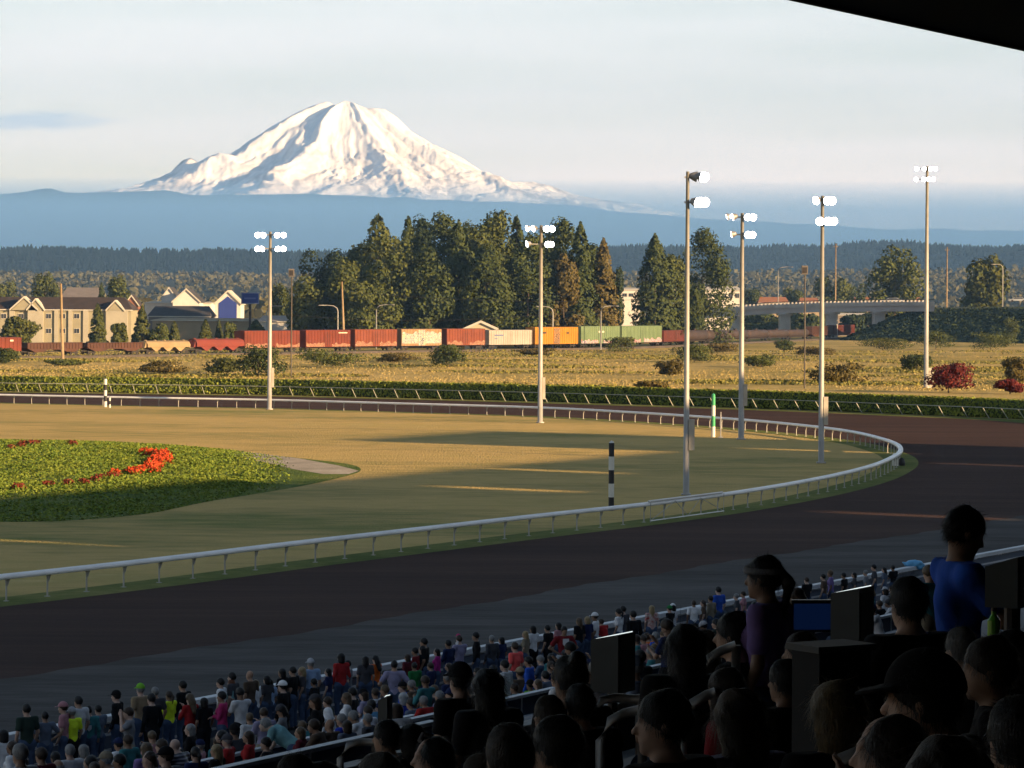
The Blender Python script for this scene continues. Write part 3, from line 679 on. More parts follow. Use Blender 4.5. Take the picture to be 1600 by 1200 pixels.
# ------------------------------------------------------------------ trees and bushes
BARK = mat('bark', (0.10, 0.075, 0.05), 0.9, noise=(2.0, 0.4))
def tree_shape(kind, seed, n):
    """points of a crown of height 1 and radius about 1, with outward directions: (P, O)"""
    rng = np.random.RandomState(seed); P = []; O = []
    if kind == 'conifer':
        nb = 120; 
        lob = [(rng.rand()*6.28, 0.7 + 0.5*rng.rand(), 0.05 + 0.9*rng.rand()) for _ in range(9)]
        for b in range(nb):
            z0 = 0.06 + 0.93 * (b + rng.rand()) / nb; a = rng.rand()*6.28
            R0 = (1 - z0)**0.62 * (0.85 + 0.4*rng.rand()) * (0.55 + 0.45*min(1, z0/0.12)) + 0.03
            m = max(5, int(n/nb * (0.35 + R0*1.3)))
            for _ in range(m):
                t = rng.rand()**0.55; r = R0*t; z = z0 + 0.05*t*(1-z0)*(rng.rand()-0.2) - 0.035*t*t + 0.012*rng.randn()
                aa = a + 0.28*rng.randn()*(0.4+0.6*t); P.append((math.cos(aa)*r, math.sin(aa)*r, z)); O.append((math.cos(aa), math.sin(aa), 0.45))
    elif kind == 'poplar':
        lobes = []
        for _ in range(34):
            z = 0.06 + 0.88*rng.rand(); a = rng.rand()*6.28; rr = (math.sin(min(1.0, (1.06-z)/0.75)*math.pi/2)) * 0.72
            lobes.append((math.cos(a)*rr*0.85, math.sin(a)*rr*0.85, z, 0.26 + 0.18*rng.rand(), 0.06 + 0.06*rng.rand()))
        lobes.append((0, 0, 0.93, 0.22, 0.075))
        for _ in range(n):
            l = lobes[rng.randint(len(lobes))]; v = rng.randn(3); v /= np.linalg.norm(v); s = 0.7 + 0.38*rng.rand()
            P.append((l[0]+v[0]*l[3]*s, l[1]+v[1]*l[3]*s, l[2]+v[2]*l[4]*1.25*s)); O.append(tuple(v))
    else:
        lobes = []
        for _ in range(22):
            a = rng.rand()*6.28; z = 0.20 + 0.64*rng.rand(); rr = 0.70*math.sqrt(rng.rand())*(1.15-abs(z-0.5))
            lobes.append((math.cos(a)*rr, math.sin(a)*rr, z, 0.32+0.2*rng.rand(), 0.14+0.07*rng.rand()))
        for _ in range(n):
            l = lobes[rng.randint(len(lobes))]; v = rng.randn(3); v /= np.linalg.norm(v); s = 0.72 + 0.36*rng.rand()
            P.append((l[0]+v[0]*l[3]*s, l[1]+v[1]*l[3]*s, l[2]+v[2]*l[4]*s)); O.append(tuple(v))
    return np.array(P), np.array(O)
LEAFS = {'dark': leaf_mat('conifer_needles', (0.022, 0.035, 0.012), (0.062, 0.076, 0.022)),
         'olive': leaf_mat('olive_leaf', (0.034, 0.048, 0.013), (0.088, 0.098, 0.026)),
         'brown': leaf_mat('brown_leaf', (0.050, 0.044, 0.014), (0.11, 0.085, 0.028)),
         'green': leaf_mat('green_leaf', (0.030, 0.042, 0.011), (0.085, 0.088, 0.022)),
         'red': leaf_mat('dark_red_leaf', (0.05, 0.010, 0.012), (0.14, 0.025, 0.022)),
         'deep': leaf_mat('deep_green_leaf', (0.014, 0.026, 0.014), (0.035, 0.05, 0.022))}  # darkest of the leaf greens
PROTO = {}
def proto(kind, leaf, var, n, size, H, W):
    """one crown and trunk mesh pair; W and H in metres so that leaf sprays keep their real size"""
    key = (kind, leaf, var)
    if key not in PROTO:
        P, O = tree_shape(kind, 100 + var*7 + len(kind), n)
        o = leaf_cloud('crown', P * np.array([W, W, H]), size, 200 + var, LEAFS[leaf], outward=O, aspect=0.9)
        me = o.data; bpy.data.objects.remove(o)
        mb = MB(); top = 0.95 if kind == 'conifer' else 0.7
        tr = max(0.12, 0.011*H)
        mb.tube([(0,0,-0.3), (0.02*W,0,H*0.3), (0,0.03*W,H*top)], [tr, tr*0.7, tr*0.1], 7)
        rng = random.Random(var)
        for k in range(7):
            z = H*(0.12 + 0.6*k/7); a = rng.random()*6.28; rr = W*0.55*(1 - 0.6*k/7)
            mb.tube([(0,0,z), (math.cos(a)*rr, math.sin(a)*rr, z + H*0.06)], [tr*0.35, tr*0.1], 5)
        tm = mb.mesh('trunk', True); tm.materials.append(BARK)
        PROTO[key] = (me, tm, H, W)
    return PROTO[key]
_rt = random.Random(12)
def tree(kind, leaf, var, px, py, wpx, toppx, dist, label, name='tree', group=None, n=2200, size=0.6, cat='tree'):
    """crown top at photo row toppx, width wpx pixels, trunk foot at column px on the ground at the given distance"""
    dx, _ = ray(px, py); p = Vector((dx*dist, dist, 0)); top = D(px, toppx, dist).z; h = top; w = wpx * dist / FPX / 2
    me, tm, H, W = proto(kind, leaf, var, n, size, h, w)
    root = empty(name, p, _rt.random()*6.28); root.scale = (w/W, w/W, h/H)
    tag(root, label, cat, group)
    link('crown', me, root); link('trunk', tm, root)
    return root
CL = 'tall dense trees behind the freight train'
big = [ # px, width, top, distance, kind, leaf, variant, label
 (508,66,377,1010,'broad','deep',0,'dark rounded tree at the left end of the tall grove'),
 (545,62,402,930,'broad','olive',1,'olive tree with a rounded head in front of the left side of the grove'),
 (590,86,334,960,'conifer','olive',0,'tall spired tree on the left of the grove with a tapering crown'),
 (612,86,372,930,'poplar','olive',2,'broad sunlit tree below the left spire of the grove'),
 (637,52,338,1000,'conifer','dark',1,'narrow dark spire just right of the grove\'s left spire'),
 (660,54,346,1040,'poplar','deep',3,'deep green tree set back in the dip of the grove'),
 (690,66,338,960,'poplar','dark',4,'upright tree on the left flank of the grove\'s high middle'),
 (715,72,345,935,'conifer','dark',2,'dark conical tree in front of the grove\'s middle'),
 (741,62,358,950,'poplar','olive',5,'olive upright tree in the middle of the grove'),
 (780,72,337,965,'poplar','olive',6,'tallest rounded tree right of the middle of the grove'),
 (806,48,336,980,'conifer','dark',3,'slim spire beside the tallest rounded tree of the grove'),
 (825,66,372,935,'poplar','dark',7,'lower dark tree in front of the right half of the grove'),
 (759,66,392,925,'poplar','dark',8,'lower tree in front of the grove above the white boxcar'),
 (672,66,390,925,'poplar','dark',9,'lower tree in front of the grove above the red boxcars'),
 (880,58,346,960,'poplar','dark',10,'tall tree behind the right side of the grove'),
 (906,56,348,950,'conifer','dark',4,'dark tree with a blunt top near the right end of the grove'),
 (880,50,400,930,'poplar','brown',0,'brownish tree in front of the right end of the grove'),
 (942,46,372,940,'conifer','brown',1,'narrow rusty brown spire at the right end of the grove'),
 (958,24,418,1010,'broad','deep',2,'small dark tree peeping out at the right end of the grove'),
 (1023,66,365,950,'conifer','dark',5,'lone tall tree left of the tallest near light pole'),
 (1048,50,400,955,'poplar','olive',11,'shorter tree joined to the lone tree left of the pole'),
 (1098,74,358,960,'poplar','dark',12,'tall lone tree standing behind the tallest near light pole'),
 (650,64,372,985,'poplar','dark',13,'dark tree filling the dip behind the lower front trees of the grove'),
 (856,60,362,990,'poplar','dark',14,'dark tree filling the gap left of the central pole lamps'),
 (765,60,352,1000,'poplar','deep',15,'deep green tree behind the middle of the grove'),
 (925,50,385,985,'poplar','dark',16,'dark tree behind the rusty brown spire'),
 (565,60,384,985,'poplar','dark',17,'dark tree behind the left spire of the grove'),
 (730,56,348,990,'poplar','dark',18,'dark upright tree behind the conical tree of the grove'),
 (480,60,430,930,'broad','olive',3,'lower olive tree at the left foot of the grove'),
 (575,70,440,915,'broad','olive',4,'bushy tree low in front of the left spire'),
 (1080,40,440,930,'broad','dark',5,'small bushy tree between the two lone tall trees'),
]
for k, (x, w, t, d, kind, leaf, var, lab) in enumerate(big):
    d = max(d, float(np.interp(x, [0, 300, 600, 800, 1000, 1130, 1260], [57500/(y_ - 482) for y_ in (561, 556, 551, 548, 544, 538, 532)])) + 45)      # the grove stands behind the railway
    tree(kind, leaf, var, x, 515, w*(1.5 if kind == 'poplar' else 1.35), t, d, lab, 'grove_tree', CL, n=7000, size=0.46)
mid = [
 (70,46,424,1300,'broad','olive',10,'yellowish round tree behind the cream apartment roof'),
 (186,40,430,1250,'broad','olive',11,'yellow green tree right of the grey roofed building'),
 (158,24,442,1280,'conifer','dark',12,'small dark conifer by the grey roofed building'),
 (152,32,474,880,'conifer','green',13,'dark green conifer at the right half of the apartment block'),
 (222,34,478,880,'conifer','green',14,'green conifer at the right end of the apartment block'),
 (186,28,504,870,'broad','green',14,'low green tree between the two conifers by the apartments'),
 (250,30,504,870,'broad','olive',15,'low olive tree behind the tan tank hopper'),
 (272,24,502,875,'conifer','green',16,'small young tree behind the gap right of the tan hopper'),
 (321,26,499,880,'conifer','green',17,'small conical tree behind the red hopper'),
 (342,16,500,885,'conifer','green',18,'thin small conifer behind the end of the red hopper'),
 (362,24,503,880,'broad','olive',18,'small bush tree left of the first tall red boxcar'),
 (28,62,496,840,'broad','green',19,'green leafy tree in front of the cream apartment block'),
 (440,40,440,1100,'broad','olive',20,'olive tree behind the leftmost light pole'),
 (400,40,500,980,'conifer','dark',21,'dark small tree under the blue sign'),
 (1300,70,432,1700,'broad','olive',22,'low olive tree behind the overpass beside the tall wooden pole'),
 (1398,84,388,1330,'broad','olive',23,'big rounded tree standing behind the middle of the overpass'),
 (1536,90,398,1260,'broad','green',24,'big round tree on the embankment at the right end'),
 (1340,40,446,1600,'broad','dark',25,'small dark tree behind the overpass railing'),
 (1178,40,452,1700,'broad','dark',26,'small tree behind the left end of the overpass'),
 (1240,46,448,1750,'broad','olive',27,'small tree behind the overpass under the street lamp'),
 (1200,70,488,1420,'broad','dark',29,'added dark tree standing in for shade under the left span of the overpass'),  # these three dark trees are added to imitate the shade beneath the deck
 (1262,60,488,1400,'broad','dark',30,'added dark tree standing in for shade under the middle span of the overpass'),
 (1345,70,490,1360,'broad','deep',31,'added dark tree standing in for shade under the right span of the overpass'),
 (5,50,440,1500,'broad','olive',28,'green tree at the far left above the dark apartment roof'),
]
for k, (x, w, t, d, kind, leaf, var, lab) in enumerate(mid):
    tree(kind, leaf, var, x, 515, w, t, d, lab, 'tree', 'separate trees near the railway and overpass', n=5200, size=0.013*w*d/FPX*2+0.17)
# distant valley woods, too far to count
def valley_woods():
    rng = np.random.RandomState(8); K = 14; X, Y, H = valley; nu, nv = X.shape; top = int(nv/1.35)
    i = rng.randint(0, nu-1, 5200); j = (top*rng.rand(5200)**0.8).astype(int); f = rng.rand(5200)
    x = X[i, j]*(1-f) + X[i+1, j]*f; d = Y[i, j] + 80*(rng.rand(5200)-0.5); z0 = np.maximum(0, H[i, j]*(1-f) + H[i+1, j]*f) - 1.0
    d2 = rng.uniform(1750, 2500, 700); px = rng.uniform(-60, 1660, 700); keep = (px < 520); d2, px = d2[keep], px[keep]; dx, _ = ray(px, 470 + 0*px)
    x = np.concatenate([x, dx*d2]); d = np.concatenate([d, d2]); z0 = np.concatenate([z0, 0*d2]); n = len(d); h = 7 + 11*rng.rand(n); w = h*(0.3 + 0.3*rng.rand(n)); dx = x/d
    v = rng.randn(n, K, 3); v /= np.linalg.norm(v, axis=2)[:, :, None]; s = 0.55 + 0.45*rng.rand(n, K)[:, :, None]; taper = 1 - 0.55*np.clip(v[:, :, 2:3], 0, 1)
    P = np.stack([(dx*d)[:, None] + v[:,:,0]*w[:, None]*s[:,:,0]*taper[:,:,0], d[:, None] + v[:,:,1]*w[:, None]*s[:,:,0], (z0 + h*0.52)[:, None] + v[:,:,2]*(h*0.5)[:, None]*s[:,:,0]], -1).reshape(-1, 3)
    o = leaf_cloud('valley_woods', P, np.repeat(h*0.20, K), 77, leaf_mat('valley_leaf', (0.045, 0.048, 0.022), (0.12, 0.105, 0.045)), outward=v.reshape(-1, 3))
    tag(o, 'hazy mass of trees filling the valley behind the town', None, kind='stuff')
valley_woods()
# bushes of the meadow
bush = [ # px, foot row, width, height, leaf, label
 (702,574,62,36,'dark','round dark bush in the meadow in front of the red boxcars'),
 (972,551,52,24,'olive','rounded bush in front of the pale green boxcars'),
 (404,590,84,50,'dark','large dark bush group behind the hedge by the leftmost light pole'),
 (520,574,104,30,'olive','long low olive bush in front of the red boxcars'),
 (350,584,60,26,'green','low green bush left of the large dark bush group'),
 (250,584,86,20,'brown','low brown brush left of the centre of the hedge'),
 (1046,587,46,26,'brown','rounded brown bush just left of the tallest near pole'),
 (1085,566,66,28,'olive','wide olive bush behind the tallest near pole'),
 (1190,574,64,20,'olive','low olive bush beside the second right light pole'),
 (1225,548,36,16,'dark','small dark bush in front of the tank cars'),
 (1310,600,90,32,'brown','thin brown brush behind the hedge right of the light pole'),
 (1380,548,80,20,'green','low green bush at the foot of the embankment'),
 (1432,580,54,26,'dark','dark bush left of the far tall light pole'),
 (1462,546,56,28,'olive','rounded olive bush at the foot of the embankment'),
 (1548,548,70,30,'olive','wide round bush in front of the embankment on the right'),
 (1580,540,28,44,'olive','upright olive shrub at the right edge of the meadow'),
 (1482,614,72,48,'red','dark red round bush at the foot of the far tall light pole'),
 (1578,616,44,22,'red','small dark red bush at the right edge behind the hedge'),
 (1588,600,40,40,'brown','brownish bush at the right edge of the meadow'),
 (8,568,40,24,'dark','dark bush at the far left edge of the meadow'),
 (1130,552,50,16,'brown','low brown brush by the dark red boxcar'),
 (840,556,60,12,'brown','low weeds in front of the orange boxcar'),
 (620,566,70,14,'brown','low weeds in front of the graffiti boxcar'),
 (100,572,60,10,'olive','low weeds by the wooden pole on the left'),
 (1270,556,60,14,'brown','low weeds in front of the last tank cars'),
 (1020,608,46,12,'brown','thin brown weeds behind the hedge near the near pole'),
]
for k, (x, y, w, h, leaf, lab) in enumerate(bush):
    p = G(x, y); tree('broad', leaf, 40 + k, x, y, w*1.1, y - h*1.05, p.y, lab, 'bush', 'bushes in the dry meadow', n=2600, size=0.18, cat='bush')
def meadow_tufts():
    rng = np.random.RandomState(21); M = 140000
    def scatter(lo, hi, gap):
        px = rng.uniform(-20, 1620, M); py = rng.uniform(lo, hi, M); dx, dz = ray(px, py); d = -EYE/dz
        ok = py < np.interp(px, [q[0] for q in outer_pix], [q[1] for q in outer_pix]) - gap
        return (dx*d)[ok], d[ok]
    X, Y = scatter(548, 612, 5); n = fbm(X*0.05, Y*0.03, 3, 3); ok = n > 0.45*rng.rand(len(n)) + 0.25; X, Y, n = X[ok], Y[ok], n[ok]
    P = np.stack([X, Y, 0.05 + 0.34*rng.rand(len(X))*n], -1)
    o = leaf_cloud('meadow_grass', P, 0.10, 22, leaf_mat('dry_grass_blade', (0.30, 0.23, 0.08), (0.42, 0.325, 0.13)), aspect=0.7, up=1.3)
    tag(o, 'tall dry golden grass of the meadow', None, kind='stuff')
    X, Y = scatter(548, 606, 8); n = fbm(X*0.022+40, Y*0.04, 4, 13); ok = n > 0.53; X, Y, n = X[ok][:26000], Y[ok][:26000], n[ok][:26000]
    P = np.stack([X, Y, 0.1 + 1.5*rng.rand(len(X))*(n-0.42)], -1)
    o = leaf_cloud('meadow_weeds', P, 0.24, 23, leaf_mat('meadow_weed', (0.09, 0.10, 0.025), (0.23, 0.19, 0.05)), aspect=0.8, up=0.8)
    tag(o, 'patches of green weeds in the meadow', None, kind='stuff')
meadow_tufts()

# ------------------------------------------------------------------ freight train
train_line = [G(-60, 562), G(0, 561), G(300, 556), G(600, 551), G(800, 548), G(1000, 544), G(1130, 538), G(1260, 532), G(1360, 527)]
train_path = smooth_path(train_line, 2.0)
_tp = [(to_pix(p)[0], p) for p in train_path]
def on_rails(px):
    for (a, p), (b, q) in zip(_tp, _tp[1:]):
        if a <= px <= b: return p.lerp(q, (px - a) / (b - a))
    return _tp[-1][1] if px > 0 else _tp[0][1]
BALLAST = blend_ground('ballast', [(0.3, (0.10, 0.085, 0.07)), (0.7, (0.17, 0.14, 0.11))], (0.2, 3.0), (4.0, 0.1, 0.8))
_a = offset_path(train_path, -3.2); _b = offset_path(train_path, 3.2)
mb = MB(); n = len(train_path)
V = [p for p in _a] + [p + Vector((0,0,0.5)) for p in offset_path(train_path, -1.7)] + [p + Vector((0,0,0.5)) for p in offset_path(train_path, 1.7)] + [p for p in _b]
F = [(r*n+i, r*n+i+1, (r+1)*n+i+1, (r+1)*n+i) for r in range(3) for i in range(n-1)]
mb.add(V, F); tag(mb.build('railway_bed', BALLAST), kind='structure')
WHEEL = mat('wheel_steel', (0.035, 0.03, 0.028), 0.6, 0.3)
def paint(name, col, col2=None, scale=0.35): return mat(name, col, 0.7, noise=(scale, 0.35), col2=col2, spec=0.2)
RUST = paint('boxcar_red', (0.137, 0.029, 0.016), (0.094, 0.023, 0.014))
RUST2 = paint('boxcar_red_faded', (0.166, 0.045, 0.023), (0.115, 0.032, 0.019))
HOPB = paint('hopper_brown', (0.068, 0.030, 0.020), (0.047, 0.023, 0.016))
TANP = paint('hopper_tan', (0.259, 0.194, 0.108), (0.202, 0.144, 0.079))
REDH = paint('hopper_red', (0.158, 0.032, 0.023), (0.122, 0.029, 0.022))
WHT = paint('boxcar_white', (0.288, 0.274, 0.252), (0.245, 0.223, 0.194))
ORA = paint('boxcar_orange', (0.331, 0.151, 0.016), (0.288, 0.122, 0.014))
GRN = paint('boxcar_green', (0.122, 0.173, 0.094), (0.094, 0.137, 0.072))
TNK = paint('tank_dark', (0.047, 0.032, 0.030), (0.032, 0.025, 0.024))
DKR = paint('boxcar_dark_red', (0.101, 0.025, 0.019), (0.072, 0.022, 0.016))
def graffiti(name, cols, scale):
    m = bpy.data.materials.new(name); m.use_nodes = True; nt = m.node_tree; b = nt.nodes['Principled BSDF']; b.inputs['Roughness'].default_value = 0.7
    tc = nt.nodes.new('ShaderNodeTexCoord'); n1 = nt.nodes.new('ShaderNodeTexNoise'); n1.inputs['Scale'].default_value = scale; n1.inputs['Detail'].default_value = 2; n1.inputs['Distortion'].default_value = 2.5
    r = nt.nodes.new('ShaderNodeValToRGB'); r.color_ramp.interpolation = 'CONSTANT'; e = r.color_ramp.elements
    while len(e) < len(cols): e.new(0.5)
    for k, c in enumerate(cols): e[k].position = 0.30 + 0.4*k/len(cols) if k else 0.0; e[k].color = (*c, 1)
    nt.links.new(tc.outputs['Object'], n1.inputs['Vector']); nt.links.new(n1.outputs['Fac'], r.inputs['Fac']); nt.links.new(r.outputs['Color'], b.inputs['Base Color'])
    return m
GRAF_RED = graffiti('graffiti_on_red', [(0.14,0.032,0.018),(0.27,0.16,0.09),(0.14,0.035,0.02),(0.24,0.15,0.09),(0.13,0.035,0.02)], 0.9)
GRAF_GREY = graffiti('graffiti_on_grey', [(0.30,0.30,0.27),(0.06,0.07,0.09),(0.32,0.33,0.32),(0.36,0.27,0.13),(0.26,0.28,0.30)], 0.8)
GRAF_GRN = graffiti('graffiti_on_green', [(0.34,0.30,0.28),(0.25,0.05,0.05),(0.40,0.36,0.34),(0.06,0.06,0.16),(0.30,0.10,0.06)], 0.8)
mb = MB()
for wx in (-0.9, 0.9):
    for wy in (-0.78, 0.78): mb.tube([(wx, wy-0.07, 0.44), (wx, wy+0.07, 0.44)], 0.44, 12)
    mb.tube([(wx, -0.8, 0.44), (wx, 0.8, 0.44)], 0.08, 6)
for wy in (-0.95, 0.95): mb.box((-1.4, wy-0.08, 0.40), (1.4, wy+0.08, 0.68))
bogie_me = mb.mesh('bogie'); bogie_me.materials.append(WHEEL)
def rail_car(x0, x1, top, kind, m, label, extra=None, cat='freight car'):
    a, b = on_rails(x0), on_rails(x1); c = (a + b) / 2; d = b - a; L = d.length - 0.9; h = D((x0+x1)/2, top, c.y).z - 0.65
    root = empty('freight_car', (c.x, c.y, 0.65), math.atan2(d.y, d.x)); tag(root, label, cat, 'freight cars of the standing train')
    hl = L/2; W = 1.5; zb = 1.05
    def part(name, mbx, mm=m): return mbx.build(name, mm, root)
    for s in (-1, 1):
        o = link('bogie', bogie_me, root); o.location = (s*(hl-2.2), 0, 0)
    mb = MB(); mb.box((-hl-0.55, -0.15, 0.75), (hl+0.55, 0.15, 1.0)); part('coupler_beam', mb, WHEEL)
    if kind == 'box':
        mb = MB(); mb.box((-hl, -W, zb), (hl, W, h-0.12)); part('body', mb)
        mb = MB(); mb.prism([(-W-0.04, h-0.118), (-W-0.04, h-0.05), (0, h+0.06), (W+0.04, h-0.05), (W+0.04, h-0.118)], -hl-0.04, hl+0.04, Matrix(((0,1,0,0),(1,0,0,0),(0,0,1,0),(0,0,0,1)))); part('roof', mb)
        k = int(L // 1.25)
        for i in range(k+1):
            x = -hl + 0.06 + (L-0.12)*i/k
            if abs(x) < 1.7: continue
            mb = MB(); mb.box((x-0.05, -W-0.07, zb+0.05), (x+0.05, -W-0.002, h-0.15)); part('rib', mb)
        door = MB(); door.box((-1.55, -W-0.10, zb+0.1), (1.55, -W-0.003, h-0.25)); dr = part('door', door, extra.get('door', m) if extra else m)
        for s in (-0.5, 0.5):
            q = MB(); q.tube([(s, -W-0.14, zb+0.2), (s, -W-0.14, h-0.35)], 0.03, 5); q.build('lock_bar', WHEEL, dr)
        for s in (-1, 1):
            q = MB()
            for r in range(7): q.box((s*(hl-0.35)-0.22, -W-0.12, zb+0.2+r*0.45), (s*(hl-0.35)+0.22, -W-0.09, zb+0.24+r*0.45))
            part('ladder', q, WHEEL)
        if extra and 'graf' in extra:
            gm, z0, z1 = extra['graf']; rg = random.Random(int(x0))
            for (xa, xb) in ((-hl+0.2, -1.62), (1.62, hl-0.2)):
                za = zb+0.06+z0*(h-zb); zt = zb+0.06+z1*(h-zb-0.2); xs_ = [xa + (xb-xa)*i/9 for i in range(10)]
                top_ = [(x_, za + (zt-za)*rg.uniform(0.35 if z1 < 0.5 else 0.75, 1.0)) for x_ in xs_]
                q = MB(); q.prism([(xa, za)] + top_ + [(xb, za)], -W-0.085, -W-0.072); part('graffiti', q, gm)
        if extra and 'print' in extra:
            for (xa, xb, za, zbb, mm) in extra['print']:
                q = MB(); q.box((xa*hl, -W-0.115, zb+za*(h-zb)), (xb*hl, -W-0.088, zb+zbb*(h-zb))); part('lettering', q, mm)
    elif kind == 'hopper':
        mb = MB(); mb.prism([(-hl, h), (hl, h), (hl, 1.6), (hl*0.72, 0.75), (hl*0.45, 0.75), (hl*0.25, 1.25), (-hl*0.25, 1.25), (-hl*0.45, 0.75), (-hl*0.72, 0.75), (-hl, 1.6)], -W, W); part('body', mb)
        k = int(L // 1.1)
        for i in range(k+1):
            x = -hl + 0.08 + (L-0.16)*i/k; q = MB(); q.box((x-0.06, -W-0.10, 1.45), (x+0.06, -W-0.002, h-0.1)); part('rib', q)
        q = MB(); q.box((-hl-0.05, -W-0.12, h-0.10), (hl+0.05, W+0.12, h+0.05)); part('top_chord', q)
    elif kind == 'covered':
        prof = [(-W, 1.5), (-W-0.06, 2.2), (-W, h-0.9), (-W*0.8, h-0.35), (-W*0.35, h-0.05), (W*0.35, h-0.05), (W*0.8, h-0.35), (W, h-0.9), (W+0.06, 2.2), (W, 1.5)]
        mb = MB(); mb.prism(prof, -hl+0.7, hl-0.7, Matrix(((0,1,0,0),(1,0,0,0),(0,0,1,0),(0,0,0,1)))); part('body', mb)
        for xc in (-0.52, 0.0, 0.52):
            q = MB(); q.prism([(xc*hl-hl*0.23, 1.502), (xc*hl+hl*0.23, 1.502), (xc*hl+0.35, 0.55), (xc*hl-0.35, 0.55)], -W*0.85, W*0.85); part('chute', q)
        for s in (-1, 1):
            q = MB(); q.prism([(s*(hl-0.72), 1.5), (s*(hl-0.72), 3.0), (s*hl, 1.3)], -W*0.7, W*0.7); part('end_slope', q)
        q = MB(); q.box((-hl+0.6, -0.35, h-0.04), (hl-0.6, 0.35, h+0.04)); part('walkway', q, WHEEL)
        for i in range(5):
            x = -hl+1.6+i*(L-3.2)/4; q = MB(); q.lathe([(0.4,h-0.06),(0.4,h+0.14),(0.1,h+0.2)], 10, Matrix.Translation((x,0,0))); part('hatch', q)
    else:
        r = (h-1.0)/2; zc = 1.0 + r
        q = MB(); q.tube([(-hl, 0, zc), (-hl+0.25, 0, zc), (-hl+0.7, 0, zc), (hl-0.7, 0, zc), (hl-0.25, 0, zc), (hl, 0, zc)], [r*0.45, r*0.82, r, r, r*0.82, r*0.45], 18); o = part('tank', q)
        o.data.polygons.foreach_set('use_smooth', [True]*len(o.data.polygons))
        q = MB(); q.lathe([(0.6, h-0.1), (0.6, h+0.35), (0.35, h+0.42)], 12); part('dome', q)
        q = MB(); q.box((-hl, -0.5, 0.8), (hl, 0.5, 1.06)); part('frame', q, WHEEL)
        q = MB(); q.tube([(-hl+0.5, -W*0.95, 1.9), (hl-0.5, -W*0.95, 1.9)], 0.03, 5); part('handrail', q, WHEEL)
    return root
BLUE_PRINT = mat('blue_print', (0.04, 0.07, 0.20), 0.6); DARK_PRINT = mat('dark_print', (0.03, 0.025, 0.025), 0.6); CREAM_PRINT = mat('cream_print', (0.45, 0.40, 0.32), 0.6)
rail_car(-62, 27, 527, 'box', RUST, 'red boxcar cut off by the left edge of the picture', {'print': [(0.55,0.68,0.70,0.82,CREAM_PRINT)]})
rail_car(32, 122, 535.5, 'hopper', HOPB, 'dark brown open hopper car, the left one of two, in front of the apartments')
rail_car(126, 217, 535.5, 'hopper', HOPB, 'dark brown open hopper car coupled to the tan covered hopper')
rail_car(218, 294, 532, 'covered', TANP, 'cream tan covered hopper car with rounded sides')
rail_car(295, 378, 529, 'covered', REDH, 'red covered hopper car with rounded sides')
rail_car(372, 462, 516.5, 'box', RUST, 'tall red boxcar behind the leftmost light pole', {'graf': (GRAF_RED, 0.0, 0.30)})
rail_car(468, 541, 515.5, 'box', RUST, 'tall red boxcar left of the leaning wooden pole', {'graf': (GRAF_RED, 0.0, 0.32), 'print': [(0.45,0.85,0.80,0.86,CREAM_PRINT)]})
rail_car(545, 614, 514.5, 'box', RUST2, 'faded orange red boxcar just right of the leaning wooden pole', {'graf': (GRAF_RED, 0.0, 0.35)})
rail_car(618, 684, 514, 'box', paint('boxcar_grey_tan', (0.245, 0.158, 0.086), (0.216, 0.122, 0.065)), 'boxcar covered with pale grey and black graffiti', {'graf': (GRAF_GREY, 0.12, 0.9), 'door': GRAF_GREY})
rail_car(689, 752, 513.5, 'box', RUST2, 'red boxcar between the graffiti car and the white car', {'graf': (GRAF_RED, 0.0, 0.3)})
rail_car(755, 825, 515.5, 'box', WHT, 'plain white boxcar with small blue lettering', {'print': [(-0.75,-0.35,0.62,0.68,BLUE_PRINT),(-0.75,-0.62,0.40,0.44,BLUE_PRINT)]})
rail_car(827, 897, 511, 'box', ORA, 'bright orange yellow boxcar with a black printed door', {'door': graffiti('orange_door_print', [(0.03,0.025,0.03),(0.03,0.025,0.03),(0.36,0.17,0.03),(0.03,0.025,0.03),(0.40,0.28,0.15)], 1.6), 'print': [(-0.8,-0.5,0.62,0.72,DARK_PRINT),(0.45,0.56,0.60,0.70,DARK_PRINT)]})
rail_car(899, 962, 509.5, 'box', GRN, 'pale green boxcar next to the orange one, graffiti along its foot', {'graf': (GRAF_GRN, 0.0, 0.30), 'print': [(-0.12,0.0,0.62,0.72,CREAM_PRINT),(0.06,0.17,0.62,0.72,CREAM_PRINT)]})
rail_car(963, 1027, 509, 'box', GRN, 'second pale green boxcar, coupled to the low dark red car', {'graf': (GRAF_GRN, 0.0, 0.32)})
rail_car(1029, 1068, 516, 'box', DKR, 'low dark red boxcar between the green cars and the tank cars')
tank_words = ['first', 'second', 'third', 'fourth', 'fifth', 'sixth']
for k in range(6):
    x = 1069 + 32*k; rail_car(x, x + 31, 515.5 - 0.15*k, 'tank', TNK, f'{tank_words[k]} dark tank car after the low dark red boxcar', cat='tank car')
rail_car(1262, 1296, 510, 'hopper', HOPB, 'dark red brown hopper car under the overpass behind the light pole')
rail_car(1297, 1330, 508, 'hopper', DKR, 'last dark red hopper car before the embankment')

